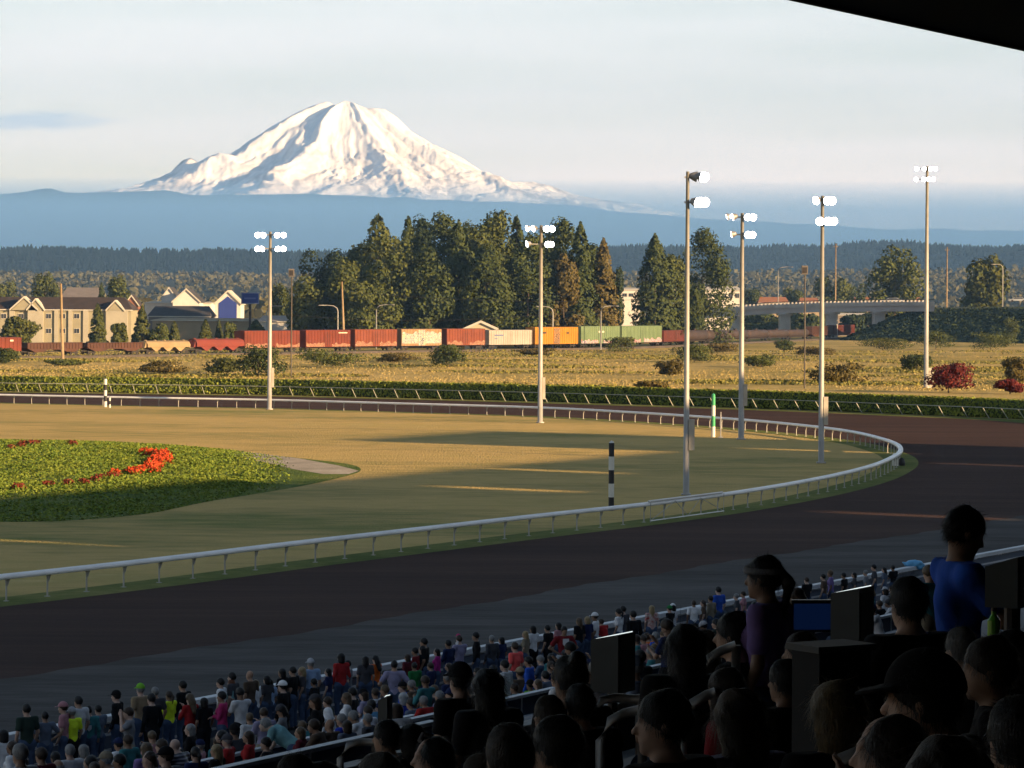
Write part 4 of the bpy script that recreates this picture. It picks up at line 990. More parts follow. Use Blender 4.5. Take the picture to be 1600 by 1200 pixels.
# ------------------------------------------------------------------ buildings of the town
def wallmat(name, c, n=0.12): return mat(name, c, 0.85, noise=(0.4, n), spec=0.1)
CREAM = wallmat('cream_siding', (0.27, 0.25, 0.18)); WHITEW = wallmat('white_wall', (0.55, 0.53, 0.50)); ROOFB = mat('brown_roof', (0.045, 0.033, 0.030), 0.9, noise=(0.5, 0.3)); ROOFG = mat('grey_roof', (0.17, 0.15, 0.14), 0.9, noise=(0.4, 0.2)); ROOFD = mat('dark_roof', (0.05, 0.05, 0.055), 0.9, noise=(0.4, 0.3))
TANW = wallmat('tan_wall', (0.30, 0.24, 0.16)); BRICK = wallmat('brick_wall', (0.24, 0.11, 0.07)); BLUEW = wallmat('blue_panel', (0.03, 0.05, 0.22)); GLASS = mat('window_glass', (0.03, 0.035, 0.045), 0.15, spec=0.5); TRIM = wallmat('white_trim', (0.45, 0.43, 0.38))
def house(x0, x1, foot, eave, ridge, dist, name, label, wall, roof, depth=14.0, gable_front=False, wins=(), over=0.5, z0=0.0, cat='building'):
    """block facing the viewer between photo columns x0 and x1; wins = (column, row, w px, h px)"""
    pa = D(x0, eave, dist); pb = D(x1, eave, dist); W = (pb - pa).length; he = pa.z; hr = D((x0+x1)/2, ridge, dist).z
    root = empty(name, (pa.x, dist, z0)); root['label'] = label; root['category'] = cat; k = dist / FPX
    he -= z0; hr -= z0
    if gable_front:
        mb = MB(); mb.prism([(0, 0), (0, he), (W/2, hr), (W, he), (W, 0)], 0, depth); mb.build('wall', wall, root)
        for s in (0, 1):
            a, b = ((-over, he - over*(hr-he)/(W/2)), (W/2, hr)) if s == 0 else ((W/2, hr), (W+over, he - over*(hr-he)/(W/2)))
            mb = MB(); mb.prism([(a[0], a[1]+0.02), (b[0], b[1]+0.02), (b[0], b[1]+0.42), (a[0], a[1]+0.42)], -over, depth+over); mb.build('roof', roof, root)
            mb = MB(); mb.prism([(a[0], a[1]-0.25), (b[0], b[1]-0.25), (b[0], b[1]+0.44), (a[0], a[1]+0.44)], -over-0.15, -over-0.002); mb.build('barge_board', TRIM, root)
    elif hr > he + 0.3:
        mb = MB(); mb.box((0, 0, 0), (W, depth, he)); mb.build('wall', wall, root)
        mb = MB(); mb.add([(-over,-over,he+.003),(W+over,-over,he+.003),(W+over,depth+over,he+.003),(-over,depth+over,he+.003),(0.06*W,depth/2,hr),(0.94*W,depth/2,hr)], [(0,1,5,4),(1,2,5),(2,3,4,5),(3,0,4),(3,2,1,0)]); mb.build('roof', roof, root)
        mb = MB(); mb.box((-over,-over-0.05,he-0.25),(W+over,-over-0.003,he+0.05)); mb.build('fascia', TRIM, root)
    else:
        mb = MB(); mb.box((0, 0, 0), (W, depth, he)); mb.build('wall', wall, root)
        mb = MB(); mb.box((-0.15, -0.15, he+0.002), (W+0.15, depth+0.15, he+0.5)); mb.build('parapet', roof, root)
    for (wx, wy, ww, wh) in wins:
        c = D(wx, wy, dist); cx = c.x - pa.x; cz = c.z - z0; a, b = ww*k/2, wh*k/2
        mb = MB(); mb.box((cx-a-0.12, -0.10, cz-b-0.12), (cx+a+0.12, -0.004, cz+b+0.12)); f = mb.build('window', TRIM, root)
        for s in (-1, 1):
            q = MB(); q.box((cx + (0.04 if s > 0 else -a), -0.13, cz-b), (cx + (a if s > 0 else -0.04), -0.102, cz+b)); q.build('pane', GLASS, f)
    return root, pa, k
# cream apartment block with three gables
wins = [(x, y, 8, 7) for x in (76, 98, 120) for y in (494, 517)] + [(6, 494, 8, 7), (33, 494, 8, 7), (52, 493, 6, 8), (6, 517, 8, 7), (150, 494, 8, 7), (183, 492, 5, 9), (196, 494, 6, 8)]
apt, pa, k = house(-45, 205, 531, 483, 464, 905, 'apartment_block', 'cream three storey apartment block with a dark brown roof and white gables', CREAM, ROOFB, 16, wins=wins)
def lx(px): return D(px, 500, 905).x - pa.x
def lz(py): return D(100, py, 905).z
for (a, b) in ((15, 23), (44, 68), (85, 91), (107, 113), (130, 138), (166, 200)):
    mb = MB(); mb.box((lx(a), -0.9 if b-a > 9 else -0.45, 0), (lx(b), -0.005, lz(484))); mb.build('bay', wallmat('cream_bay', (0.33, 0.31, 0.25)), apt)
for (a, b, top) in ((18, 58, 467), (44, 68, 470), (168, 193, 472)):
    mb = MB(); mb.prism([(lx(a), lz(485)), (lx((a+b)/2), lz(top)), (lx(b), lz(485))], -1.0, 4.0); g = mb.build('gable', CREAM, apt)
    for s in (0, 1):
        p, q = ((lx(a)-0.4, lz(486)), (lx((a+b)/2), lz(top-1))) if s == 0 else ((lx((a+b)/2), lz(top-1)), (lx(b)+0.4, lz(486)))
        r = MB(); r.prism([(p[0], p[1]), (q[0], q[1]), (q[0], q[1]+0.5), (p[0], p[1]+0.5)], -1.3, 4.0); r.build('gable_board', TRIM, g)
house(96, 153, 500, 467, 449, 1350, 'grey_roofed_hall', 'long building with a pale grey brown roof behind the apartments', TANW, ROOFG, 20, wins=[(131, 470, 6, 4)])
house(60, 96, 500, 468, 466, 1500, 'flat_shop', 'low pale building far behind the apartments at the left', WHITEW, WHITEW, 12)
house(195, 216, 500, 476, 462, 1200, 'brick_house', 'small brick building beside the yellow green tree', BRICK, ROOFB, 10, True)
house(226, 330, 510, 473, 471, 1300, 'low_white_store', 'low white store front beneath the white gable', WHITEW, TRIM, 20)
house(270, 312, 510, 471, 452, 1285, 'white_gabled_hall', 'white building with a tall plain white gable', WHITEW, ROOFD, 22, True)
house(252, 276, 510, 466, 450, 1310, 'dark_roofed_wing', 'dark roofed wing left of the white gabled hall', WHITEW, ROOFD, 20, True)
blue, bpa, bk = house(336, 376, 520, 474, 455, 1200, 'blue_gabled_store', 'white gabled store with a bright blue front', WHITEW, TRIM, 16, True)
mb = MB(); mb.prism([(6*bk, 0.5), (6*bk, D(343, 474, 1200).z), (20*bk, D(356, 463, 1200).z), (34*bk, D(370, 474, 1200).z), (34*bk, 0.5)], -0.2, -0.003); mb.build('blue_front', BLUEW, blue)
house(232, 328, 520, 494, 478, 1050, 'long_dark_shed', 'long low shed with a dark roof below the white hall', mat('grey_shed', (0.14,0.13,0.13), 0.9), ROOFD, 20)
house(238, 445, 525, 500, 497, 1020, 'tan_warehouse', 'long tan flat warehouse wall behind the red cars', TANW, TANW, 14)
house(405, 470, 525, 502, 493, 1000, 'pale_roofed_shed', 'pale roofed shed behind the first tall red boxcar', WHITEW, wallmat('pale_roof', (0.36,0.32,0.28)), 12)
house(478, 535, 525, 506, 501, 1000, 'blue_grey_shed', 'bluish grey low shed behind the leaning wooden pole', wallmat('bluegrey', (0.16,0.18,0.22)), wallmat('bluegrey2', (0.20,0.22,0.26)), 12)
house(726, 776, 528, 514, 503, 905, 'small_gabled_shed', 'small cream gabled shed just behind the white boxcar', wallmat('shed_cream', (0.42,0.36,0.26)), wallmat('shed_roof', (0.34,0.28,0.22)), 12, True)
house(905, 1000, 510, 452, 449, 1450, 'white_office', 'white flat roofed office right of the tall grove', WHITEW, TRIM, 20, wins=[(x, 461, 7, 5) for x in (966, 976, 986)])
house(1052, 1160, 510, 453, 447, 1500, 'white_showroom', 'white flat roofed showroom behind the tall lone tree', WHITEW, TRIM, 20, wins=[(x, 462, 6, 7) for x in (1122, 1132, 1142, 1152)])
house(1300, 1376, 520, 492, 489, 1420, 'pale_office_block', 'pale building with dark windows seen beneath the overpass', wallmat('palewall', (0.20,0.17,0.15)), TRIM, 16, wins=[(1322, 498, 9, 5), (1358, 498, 9, 5)])
house(1172, 1188, 520, 494, 493, 1440, 'small_white_shed', 'small white shed seen beneath the left end of the overpass', WHITEW, TRIM, 8)
for (a, b, e, r, lab) in ((1186, 1232, 473, 464, 'house with a rusty orange roof above the left of the overpass'), (1250, 1280, 473, 465, 'small brown roofed house behind the dark mast on the overpass'), (1335, 1366, 473, 464, 'brown roofed house behind the middle of the overpass'), (1424, 1440, 474, 464, 'narrow brown roofed house left of the far tall light pole')):
    house(a, b, 510, e, r, 1600, 'distant_house', lab, TANW, wallmat('rusty_roof', (0.26, 0.12, 0.07)), 12)
# blue sign on a post
p = D(391, 466, 980); s = 980/FPX; root = empty('roadside_sign', (p.x, p.y, 0)); zc = p.z
mb = MB(); mb.box((-0.35,-0.3,0),(0.35,0.3,zc-9*s)); mb.build('post', WHEEL, root)
mb = MB(); mb.box((-14*s,-0.5,zc-9*s),(14*s,0.5,zc+9*s)); mb.build('frame', wallmat('sign_frame', (0.16,0.20,0.32)), root)
mb = MB(); mb.box((-12.4*s,-0.56,zc-7.4*s),(12.4*s,-0.503,zc+7.4*s)); f = mb.build('panel', BLUEW, root)
mb = MB(); mb.box((-9*s,-0.60,zc-1.4*s),(9*s,-0.563,zc+1.0*s)); mb.build('lettering', wallmat('sign_letter', (0.10,0.13,0.34)), f)
tag(root, 'large blue rectangular sign on a post above the low roofs', 'sign')

# ------------------------------------------------------------------ overpass, embankment, poles
BRIDGE = mat('bridge_concrete', (0.42, 0.40, 0.38), 0.9, noise=(0.2, 0.25)); BRIDGE_D = mat('bridge_girder', (0.085, 0.075, 0.072), 0.9, noise=(0.2, 0.25))
DB = 1240.0
def bridge_d(x): return 1330.0 - (x - 1085.0) * 0.29      # the road runs obliquely, nearer on the right
def overpass():
    root = empty('overpass', D(1280, 480, DB)); root['label'] = 'concrete road overpass with railings crossing behind the tank cars'; root['category'] = 'bridge'
    root.location.z = 0
    xs = list(range(1085, 1470, 15)); top = lambda x: float(np.interp(x, [1085, 1130, 1200, 1280, 1380, 1620], [487, 482, 477.5, 474.5, 473, 472.5]))
    P = [D(x, top(x), bridge_d(x)) for x in xs]
    def band(name, z0, z1, y0, y1, m):
        V = []; F = []
        for p in P: V += [(p.x, p.y+y0, p.z+z0), (p.x, p.y+y1, p.z+z0), (p.x, p.y+y1, p.z+z1), (p.x, p.y+y0, p.z+z1)]
        for i in range(len(P)-1):
            for k in range(4): F.append((4*i+k, 4*i+4+k, 4*i+4+(k+1)%4, 4*i+(k+1)%4))
        F += [(0,1,2,3), tuple(4*(len(P)-1)+k for k in (3,2,1,0))]
        q = MB(); q.add(V, F); return place(q.build(name, m), root)
    band('deck', -1.2, -0.3, -0.5, 14.5, BRIDGE); band('girder', -3.4, -1.204, 0.6, 13.4, mat('bridge_side', (0.38,0.36,0.36), 0.9, noise=(0.1,0.2)))
    band('parapet', -0.296, 0.25, -0.45, -0.05, BRIDGE); band('rail', 1.05, 1.35, -0.42, -0.12, BRIDGE_D); band('parapet', -0.296, 0.6, 14.0, 14.4, BRIDGE)
    for x in range(1112, 1450, 6):
        p = D(x, top(x), bridge_d(x)); q = MB(); q.box((p.x-0.35, p.y-0.40, p.z+0.255), (p.x+0.35, p.y-0.14, p.z+1.045)); place(q.build('baluster', BRIDGE), root)
    for x in (1150, 1228, 1302, 1376):
        p = D(x, top(x), bridge_d(x)); q = MB(); q.box((p.x-2.0, p.y+1.5, -0.2), (p.x+2.0, p.y+12, p.z-3.6)); q.box((p.x-2.8, p.y+0.8, p.z-4.3), (p.x+2.8, p.y+13, p.z-3.404)); place(q.build('pier', BRIDGE), root)
overpass()
def embankment():
    nu, nv = 60, 16; px = np.linspace(1325, 1900, nu); V = []
    for x in px:
        crest = float(np.interp(x, [1325, 1350, 1400, 1440, 1900], [528, 518, 494, 481, 478]))
        c = D(x, crest, bridge_d(x) + 14); run = min(1.0, (c.z + 0.3)/12.0); f = c + Vector((-30, -24, 0))*run
        for k in range(nv):
            t = k/(nv-1); w = min(1.0, t*1.12); V.append((c.x*w + f.x*(1-w) + (t > 0.9)*20*(t-0.9)*10, c.y*w + f.y*(1-w) + (t > 0.9)*20*(t-0.9)*10, -0.3 + (c.z+0.3)*w + 0.35*math.sin(x*0.31+k*1.7)))
    o = np_mesh('embankment', np.array(V), grid_faces(nu, nv), mat('embankment_grass', (0.035, 0.055, 0.022), 0.95, noise=(0.12, 0.5), bump=(0.8, 0.4, 0.8))); tag(o, kind='structure')
    rng = np.random.RandomState(31); V = np.array(V).reshape(nu, nv, 3); P = []
    for _ in range(9000):
        i = rng.rand()*(nu-1.01); k = rng.rand()*(nv-3.01); a, b = int(i), int(k); q = V[a,b]*(1-(i-a)) + V[a+1,b]*(i-a); q = q*(1-(k-b)) + (V[a,b+1]*(1-(i-a)) + V[a+1,b+1]*(i-a))*(k-b); P.append(q + np.array([0,0,0.3*rng.rand()]))
    o = leaf_cloud('embankment_scrub', P, 0.6, 33, LEAFS['deep'], up=0.3); tag(o, 'dark green scrub covering the embankment', None, kind='stuff')
embankment()
def car(px, py, dist, m, label, L=5.0):
    c = D(px, py, dist); root = empty('car', (c.x, c.y, c.z)); tag(root, label, 'car', 'vehicles on the overpass')
    mb = MB(); mb.prism([(-L/2,0.35),(-L/2,0.95),(-L*0.30,1.05),(-L*0.16,1.62),(L*0.22,1.66),(L*0.36,1.08),(L/2,0.95),(L/2,0.35)], -0.9, 0.9); mb.build('body', m, root)
    mb = MB(); mb.prism([(-L*0.26,1.08),(-L*0.15,1.54),(L*0.2,1.57),(L*0.31,1.1)], -0.92, -0.901); mb.build('side_window', GLASS, root)
    for s in (-0.31, 0.31):
        mb = MB(); mb.tube([(s*L,-0.95,0.36),(s*L,-0.7,0.36)], 0.36, 12); mb.build('wheel', WHEEL, root)
car(1394, 472.0, bridge_d(1394) + 7, paint('car_silver', (0.30,0.33,0.38)), 'silver blue car driving over the middle of the overpass', 8.0)
car(1590, 471.5, bridge_d(1590) + 7, paint('car_pale', (0.26,0.29,0.33)), 'pale car at the right end of the overpass', 7.0)
LAMP_POST = mat('street_lamp_grey', (0.28, 0.27, 0.25), 0.6, 0.2)
def street_lamp(px, top, ex, dist, label, foot=0.0):
    p = D(px, top, dist); h = p.z; dx = (ex - px)*dist/FPX; root = empty('street_lamp', (p.x, p.y, foot)); h -= foot; tag(root, label, 'street lamp', 'street lamps with curved arms')
    mb = MB(); mb.tube([(0,0,0),(0,0,h-1.6),(dx*0.06,0,h-0.8),(dx*0.25,0,h-0.2),(dx*0.6,0,h),(dx,0,h)], [0.2,0.16,0.15,0.14,0.12,0.11], 8); mb.build('pole', LAMP_POST, root, True)
    s = 1 if dx > 0 else -1; mb = MB(); mb.lathe([(0.12,0.12),(0.3,0.0),(0.26,-0.12),(0.05,-0.2)][::-1], 10, Matrix.Translation((dx+s*0.4,0,h)) @ Matrix.Diagonal((2.0,1,1,1))); mb.build('lamp_head', LAMP_POST, root)
for (x, t, e, d, lab, f) in ((417, 478, 437, 960, 'street lamp with its arm crossing the leftmost light pole', 0), (528, 477, 502, 900, 'street lamp just left of the leaning wooden pole', 0), (588, 476, 612, 900, 'street lamp in front of the left side of the grove', 0), (864, 479, 842, 900, 'street lamp just right of the central light pole', 0), (939, 478, 962, 900, 'street lamp above the first pale green boxcar', 0), (1216, 417, 1236, bridge_d(1216)+13, 'tall street lamp on the left part of the overpass', 12.0), (1567, 413, 1552, bridge_d(1567)+13, 'street lamp on the embankment in front of the big round tree', 11.0)):
    street_lamp(x, t, e, d, lab, f)
WOOD = mat('pole_wood', (0.30, 0.22, 0.13), 0.9, noise=(1.0, 0.3))
def wood_pole(px, foot, top, tpx, label, dist=None, arm=True):
    b = G(px, foot) if dist is None else Vector((D(px, 480, dist).x, dist, 0)); t = D(tpx, top, b.y); root = empty('utility_pole', b); tag(root, label, 'utility pole', 'wooden utility poles')
    off = t - b; mb = MB(); mb.tube([(0,0,0), off*0.5, off], [0.36, 0.3, 0.24], 9); mb.build('pole', WOOD, root, True)
    if arm:
        mb = MB(); mb.box((off.x-0.9, off.y-0.08, off.z-1.3), (off.x+0.9, off.y+0.08, off.z-1.12)); mb.build('cross_arm', WOOD, root)
        for s in (-0.8, 0.8):
            mb = MB(); mb.lathe([(0.07,0),(0.1,0.1),(0.05,0.22)], 8, Matrix.Translation((off.x+s, off.y, off.z-1.12))); mb.build('insulator', GALV, root)
wood_pole(98, 565, 443, 95, 'wooden utility pole in front of the cream apartment block', arm=False)
wood_pole(538, 551, 440, 534, 'leaning wooden utility pole between two red boxcars', arm=False)
wood_pole(1305, 528, 381, 1306, 'tall wooden pole in front of the overpass', )
wood_pole(1479, 500, 386, 1480, 'wooden pole behind the embankment right of the far light pole', 1300)
def mast(px, foot, top, label):
    b = G(px, foot); h = (foot-top)*b.y/FPX; root = empty('dark_mast', b); tag(root, label, 'mast')
    mb = MB(); mb.tube([(0,0,0),(0,0,h)], [0.12,0.09], 8); mb.build('pole', mat('rusty_mast', (0.08,0.07,0.06), 0.8), root)
    mb = MB(); mb.box((-0.5,-0.3,h-1.3),(0.4,0.3,h)); mb.build('speaker_box', mat('mast_box', (0.11,0.10,0.095), 0.8), root)
    mb = MB(); mb.box((-0.35,-0.36,h-1.1),(0.25,-0.302,h-0.25)); mb.build('speaker_grille', WHEEL, root)
mast(455, 590, 420, 'thin dark mast behind the hedge right of the leftmost light pole')
mast(1257, 607, 415, 'thin dark mast with a box on top in front of the overpass')
for k, (x0, y0, x1, y1, d) in enumerate(((440, 491, 900, 486, 890), (537, 455, 1100, 462, 890))):
    a, b = D(x0, y0, d), D(x1, y1, d+20); mb = MB(); mb.tube([a + (b-a)*t + Vector((0,0,-4*2.2*t*(1-t))) for t in [i/16 for i in range(17)]], 0.035, 4); o = mb.build('power_line', WHEEL); tag(o, ['lower power line sagging in front of the grove', 'upper power line sagging in front of the grove'][k], 'power line')

# ------------------------------------------------------------------ people
def surface_nets(f, org, h):
    """closed quad mesh around f<0 on a regular grid"""
    nx, ny, nz = f.shape; ins = f < 0
    c = [ins[i:nx-1+i, j:ny-1+j, k:nz-1+k] for i in (0,1) for j in (0,1) for k in (0,1)]
    tot = sum(a.astype(np.int8) for a in c); act = (tot > 0) & (tot < 8)
    idx = -np.ones(act.shape, np.int64); ii = np.argwhere(act); idx[act] = np.arange(len(ii))
    acc = np.zeros((len(ii), 3)); cnt = np.zeros(len(ii))
    offs = [(i, j, k) for i in (0,1) for j in (0,1) for k in (0,1)]
    val = {o: f[ii[:,0]+o[0], ii[:,1]+o[1], ii[:,2]+o[2]] for o in offs}
    for a in offs:
        for ax in range(3):
            if a[ax]: continue
            b = tuple(1 if q == ax else a[q] for q in range(3)); va, vb = val[a], val[b]; m = (va < 0) != (vb < 0)
            t = np.where(m, va / np.where(m, va - vb, 1), 0); p = np.array(a, float)[None, :].repeat(len(ii), 0); p[:, ax] = t
            acc += p * m[:, None]; cnt += m
    V = (ii + acc / np.maximum(cnt, 1)[:, None]) * h + org; F = []
    for ax in range(3):
        sl0 = [slice(1, -1)]*3; sl0[ax] = slice(0, -1); sl1 = [slice(1, -1)]*3; sl1[ax] = slice(1, None)
        a, b = ins[tuple(sl0)], ins[tuple(sl1)]; e = np.argwhere(a != b); sgn = a[a != b]
        o1, o2 = (ax+1) % 3, (ax+2) % 3; e = e.copy(); e[:, o1] += 1; e[:, o2] += 1
        q = []
        for (d1, d2) in ((-1,-1), (0,-1), (0,0), (-1,0)):
            c2 = e.copy(); c2[:, o1] += d1; c2[:, o2] += d2; q.append(idx[c2[:,0], c2[:,1], c2[:,2]])
        q = np.stack(q, -1); q[~sgn] = q[~sgn][:, ::-1]; F.append(q)
    F = np.concatenate(F); F = F[(F >= 0).all(1)]
    return V, F
class Field:
    """signed distance on a grid; every primitive only touches the cells around it"""
    def __init__(s, lo, hi, h):
        s.h = h; s.org = np.array(lo, float); n = np.ceil((np.array(hi) - s.org) / h).astype(int) + 2; s.n = n
        s.g = [(s.org[k] + h*np.arange(n[k])).astype(np.float32) for k in range(3)]; s.f = np.full(tuple(n), 9.0, np.float32); s._full = None
    def full(s):
        if s._full is None: s._full = np.meshgrid(*s.g, indexing='ij', sparse=True)
        return s._full
    X = property(lambda s: s.full()[0]); Y = property(lambda s: s.full()[1]); Z = property(lambda s: s.full()[2])
    def sub(s, lo, hi):
        i0 = np.clip(np.floor((lo - s.org)/s.h).astype(int), 0, s.n - 1); i1 = np.clip(np.ceil((hi - s.org)/s.h).astype(int) + 1, 1, s.n)
        sl = tuple(slice(a, b) for a, b in zip(i0, i1)); return sl, s.g[0][sl[0]][:, None, None], s.g[1][sl[1]][None, :, None], s.g[2][sl[2]][None, None, :]
    def add(s, d, k, sl):
        f = s.f[sl]; hh = np.clip(0.5 + 0.5*(f - d)/k, 0, 1); s.f[sl] = f*(1-hh) + d*hh - k*hh*(1-hh)
    def cone(s, a, b, ra, rb, flat=1.0, k=0.03, grow=0.0):
        a = np.array(a, float); b = np.array(b, float); ab = b - a; m = max(ra, rb) + grow + k + 2*s.h
        sl, X, Y, Z = s.sub(np.minimum(a, b) - m, np.maximum(a, b) + m)
        px, py, pz = X - a[0], (Y - a[1])*flat, Z - a[2]; bx, by, bz = ab[0], ab[1]*flat, ab[2]; L = bx*bx + by*by + bz*bz + 1e-9
        t = np.clip((px*bx + py*by + pz*bz)/L, 0, 1); s.add(np.sqrt((px-t*bx)**2 + (py-t*by)**2 + (pz-t*bz)**2) - (ra + (rb-ra)*t) - grow, k, sl)
    def ell(s, c, r, Rm=None, k=0.02, grow=0.0):
        c = np.array(c, float); m = max(r) + grow + k + 2*s.h; sl, X, Y, Z = s.sub(c - m, c + m); p = [X - c[0], Y - c[1], Z - c[2]]
        if Rm is not None: p = [Rm[0][q]*p[0] + Rm[1][q]*p[1] + Rm[2][q]*p[2] for q in range(3)]
        s.add((np.sqrt((p[0]/r[0])**2 + (p[1]/r[1])**2 + (p[2]/r[2])**2) - 1)*min(r) - grow, k, sl)
    def mesh(s, name, mats):
        V, F = surface_nets(s.f, s.org, s.h); o = np_mesh(name, V, F, mats); me = o.data; bpy.data.objects.remove(o); return me
def tint_mat(name, rough, spec, var, bump=None, stretch=(1, 1, 1)):
    m = bpy.data.materials.new(name); m.use_nodes = True; nt = m.node_tree; b = nt.nodes['Principled BSDF']
    b.inputs['Roughness'].default_value = rough; b.inputs['Specular IOR Level'].default_value = spec
    oi = nt.nodes.new('ShaderNodeObjectInfo'); tc = nt.nodes.new('ShaderNodeTexCoord'); n = nt.nodes.new('ShaderNodeTexNoise'); n.inputs['Scale'].default_value = var[0]; n.inputs['Detail'].default_value = 4
    mr = nt.nodes.new('ShaderNodeMapRange'); mr.inputs['From Min'].default_value = 0.3; mr.inputs['From Max'].default_value = 0.7; mr.inputs['To Min'].default_value = 1 - var[1]; mr.inputs['To Max'].default_value = 1.0
    mx = nt.nodes.new('ShaderNodeVectorMath'); mx.operation = 'SCALE'
    L = nt.links; mp = nt.nodes.new('ShaderNodeMapping'); mp.inputs['Scale'].default_value = stretch; L.new(tc.outputs['Object'], mp.inputs['Vector']); L.new(mp.outputs['Vector'], n.inputs['Vector']); L.new(n.outputs['Fac'], mr.inputs['Value']); L.new(oi.outputs['Color'], mx.inputs[0]); L.new(mr.outputs['Result'], mx.inputs['Scale']); L.new(mx.outputs['Vector'], b.inputs['Base Color'])
    if bump:
        bp = nt.nodes.new('ShaderNodeBump'); bp.inputs['Distance'].default_value = bump; bp.inputs['Strength'].default_value = 0.8
        L.new(n.outputs['Fac'], bp.inputs['Height']); L.new(bp.outputs['Normal'], b.inputs['Normal'])
    return m
SKIN = tint_mat('skin', 0.6, 0.3, (6, 0.15)); CLOTH = tint_mat('cloth', 0.9, 0.1, (7, 0.3), 0.02); HAIR = tint_mat('hair', 0.55, 0.3, (26, 0.55), 0.006, (5, 5, 0.5))
PLAID = mat('plaid_cloth', (0.35, 0.05, 0.05), 0.9, noise=(9, 0.7), col2=(0.5, 0.45, 0.42))
STRIPE = bpy.data.materials.new('striped_cloth'); STRIPE.use_nodes = True
_w = STRIPE.node_tree.nodes.new('ShaderNodeTexWave'); _w.inputs['Scale'].default_value = 5; _w.bands_direction = 'Z'; _r = STRIPE.node_tree.nodes.new('ShaderNodeValToRGB'); _r.color_ramp.elements[0].color = (0.02,0.02,0.03,1); _r.color_ramp.elements[1].color = (0.20,0.20,0.24,1); _r.color_ramp.elements[0].position = 0.55; _r.color_ramp.elements[1].position = 0.7
_t = STRIPE.node_tree.nodes.new('ShaderNodeTexCoord'); STRIPE.node_tree.links.new(_t.outputs['Object'], _w.inputs['Vector']); STRIPE.node_tree.links.new(_w.outputs['Fac'], _r.inputs['Fac']); STRIPE.node_tree.links.new(_r.outputs['Color'], STRIPE.node_tree.nodes['Principled BSDF'].inputs['Base Color'])
def pose_joints(pose, fem):
    sw = 0.165 if fem else 0.19
    J = dict(pel=(0,0,0.95), che=(0,0,1.28), nek=(0,-0.005,1.475), hed=(0,0.03,1.625), yaw=0.0, pit=0.0)
    for s, q in ((-1,'l'), (1,'r')):
        J['sh'+q] = (s*sw, -0.01, 1.42); J['el'+q] = (s*(sw+0.075), -0.03, 1.14); J['wr'+q] = (s*(sw+0.06), 0.07, 0.90)
        J['hi'+q] = (s*0.095, 0, 0.90); J['kn'+q] = (s*0.11, 0.02, 0.49); J['an'+q] = (s*0.12, -0.02, 0.08); J['to'+q] = (s*0.14, 0.15, 0.04)
    def tilt(a):      # lean the upper body forward about the pelvis
        for k in list(J):
            if k in ('che','nek','hed','shl','shr','ell','elr','wrl','wrr'):
                x, y, z = J[k]; y0, z0 = y - J['pel'][1], z - J['pel'][2]; J[k] = (x, J['pel'][1] + y0*math.cos(a) + z0*math.sin(a), J['pel'][2] - y0*math.sin(a) + z0*math.cos(a))
    if pose == 'fold': J['ell'] = (-sw-0.06,0.05,1.15); J['elr'] = (sw+0.06,0.05,1.15); J['wrl'] = (0.05,0.22,1.17); J['wrr'] = (-0.05,0.24,1.14)
    elif pose == 'phone': J['elr'] = (sw+0.05,0.16,1.19); J['wrr'] = (0.07,0.30,1.42); J['ell'] = (-sw-0.05,0.12,1.16); J['wrl'] = (-0.03,0.30,1.25); J['pit'] = 0.35
    elif pose == 'face': J['elr'] = (sw+0.12,0.12,1.30); J['wrr'] = (0.10,0.17,1.58); J['ell'] = (-sw-0.12,0.12,1.30); J['wrl'] = (-0.10,0.17,1.58)
    elif pose == 'hips': J['ell'] = (-sw-0.20,-0.06,1.16); J['elr'] = (sw+0.20,-0.06,1.16); J['wrl'] = (-0.17,0.02,1.02); J['wrr'] = (0.17,0.02,1.02)
    elif pose == 'lean': tilt(0.32); J['wrl'] = (-sw-0.02,0.55,1.08); J['wrr'] = (sw+0.02,0.55,1.08); J['ell'] = (-sw-0.07,0.30,1.10); J['elr'] = (sw+0.07,0.30,1.10); J['pit'] = -0.2
    elif pose == 'bend': tilt(0.95); J['wrl'] = (-sw,0.60,0.72); J['wrr'] = (sw,0.60,0.72); J['ell'] = (-sw-0.05,0.45,0.95); J['elr'] = (sw+0.05,0.45,0.95)
    elif pose in ('sit', 'sitlean', 'sitchin', 'sitlook'):
        for k in ('pel','che','nek','hed','shl','shr','ell','elr'): x, y, z = J[k]; J[k] = (x, y, z - 0.41)
        J['pel'] = (0,0,0.56)
        for s, q in ((-1,'l'), (1,'r')):
            J['hi'+q] = (s*0.10, 0.02, 0.54); J['kn'+q] = (s*0.13, 0.42, 0.52); J['an'+q] = (s*0.13, 0.40, 0.08); J['to'+q] = (s*0.14, 0.56, 0.04); J['wr'+q] = (s*0.12, 0.30, 0.63); J['el'+q] = (s*(sw+0.06), 0.03, 0.74)
        if pose == 'sitlean': tilt(0.30); J['wrl'] = (-0.05,0.52,0.62); J['wrr'] = (0.05,0.52,0.62); J['ell'] = (-0.2,0.36,0.66); J['elr'] = (0.2,0.36,0.66)
        if pose == 'sitchin': tilt(0.28); J['ell'] = (-0.16,0.40,0.64); J['wrl'] = (-0.07,0.42,0.90); J['wrr'] = (0.1,0.45,0.62); J['elr'] = (0.22,0.3,0.66)
        if pose == 'sitlook': J['yaw'] = 0.7
    elif pose == 'carry': J['elr'] = (sw+0.08,0.10,1.16); J['wrr'] = (0.10,0.22,1.30); J['ell'] = (-sw-0.06,0.08,1.16); J['wrl'] = (0.02,0.26,1.22)
    return J
def head_rot(J):
    return np.array((Matrix.Rotation(J['yaw'], 3, 'Z') @ Matrix.Rotation(-J['pit'], 3, 'X')))
def bounds(J, pad=0.26):
    P = np.array([J[k] for k in J if k not in ('yaw','pit')]); return P.min(0) - pad, P.max(0) + pad
TEMPL = {}
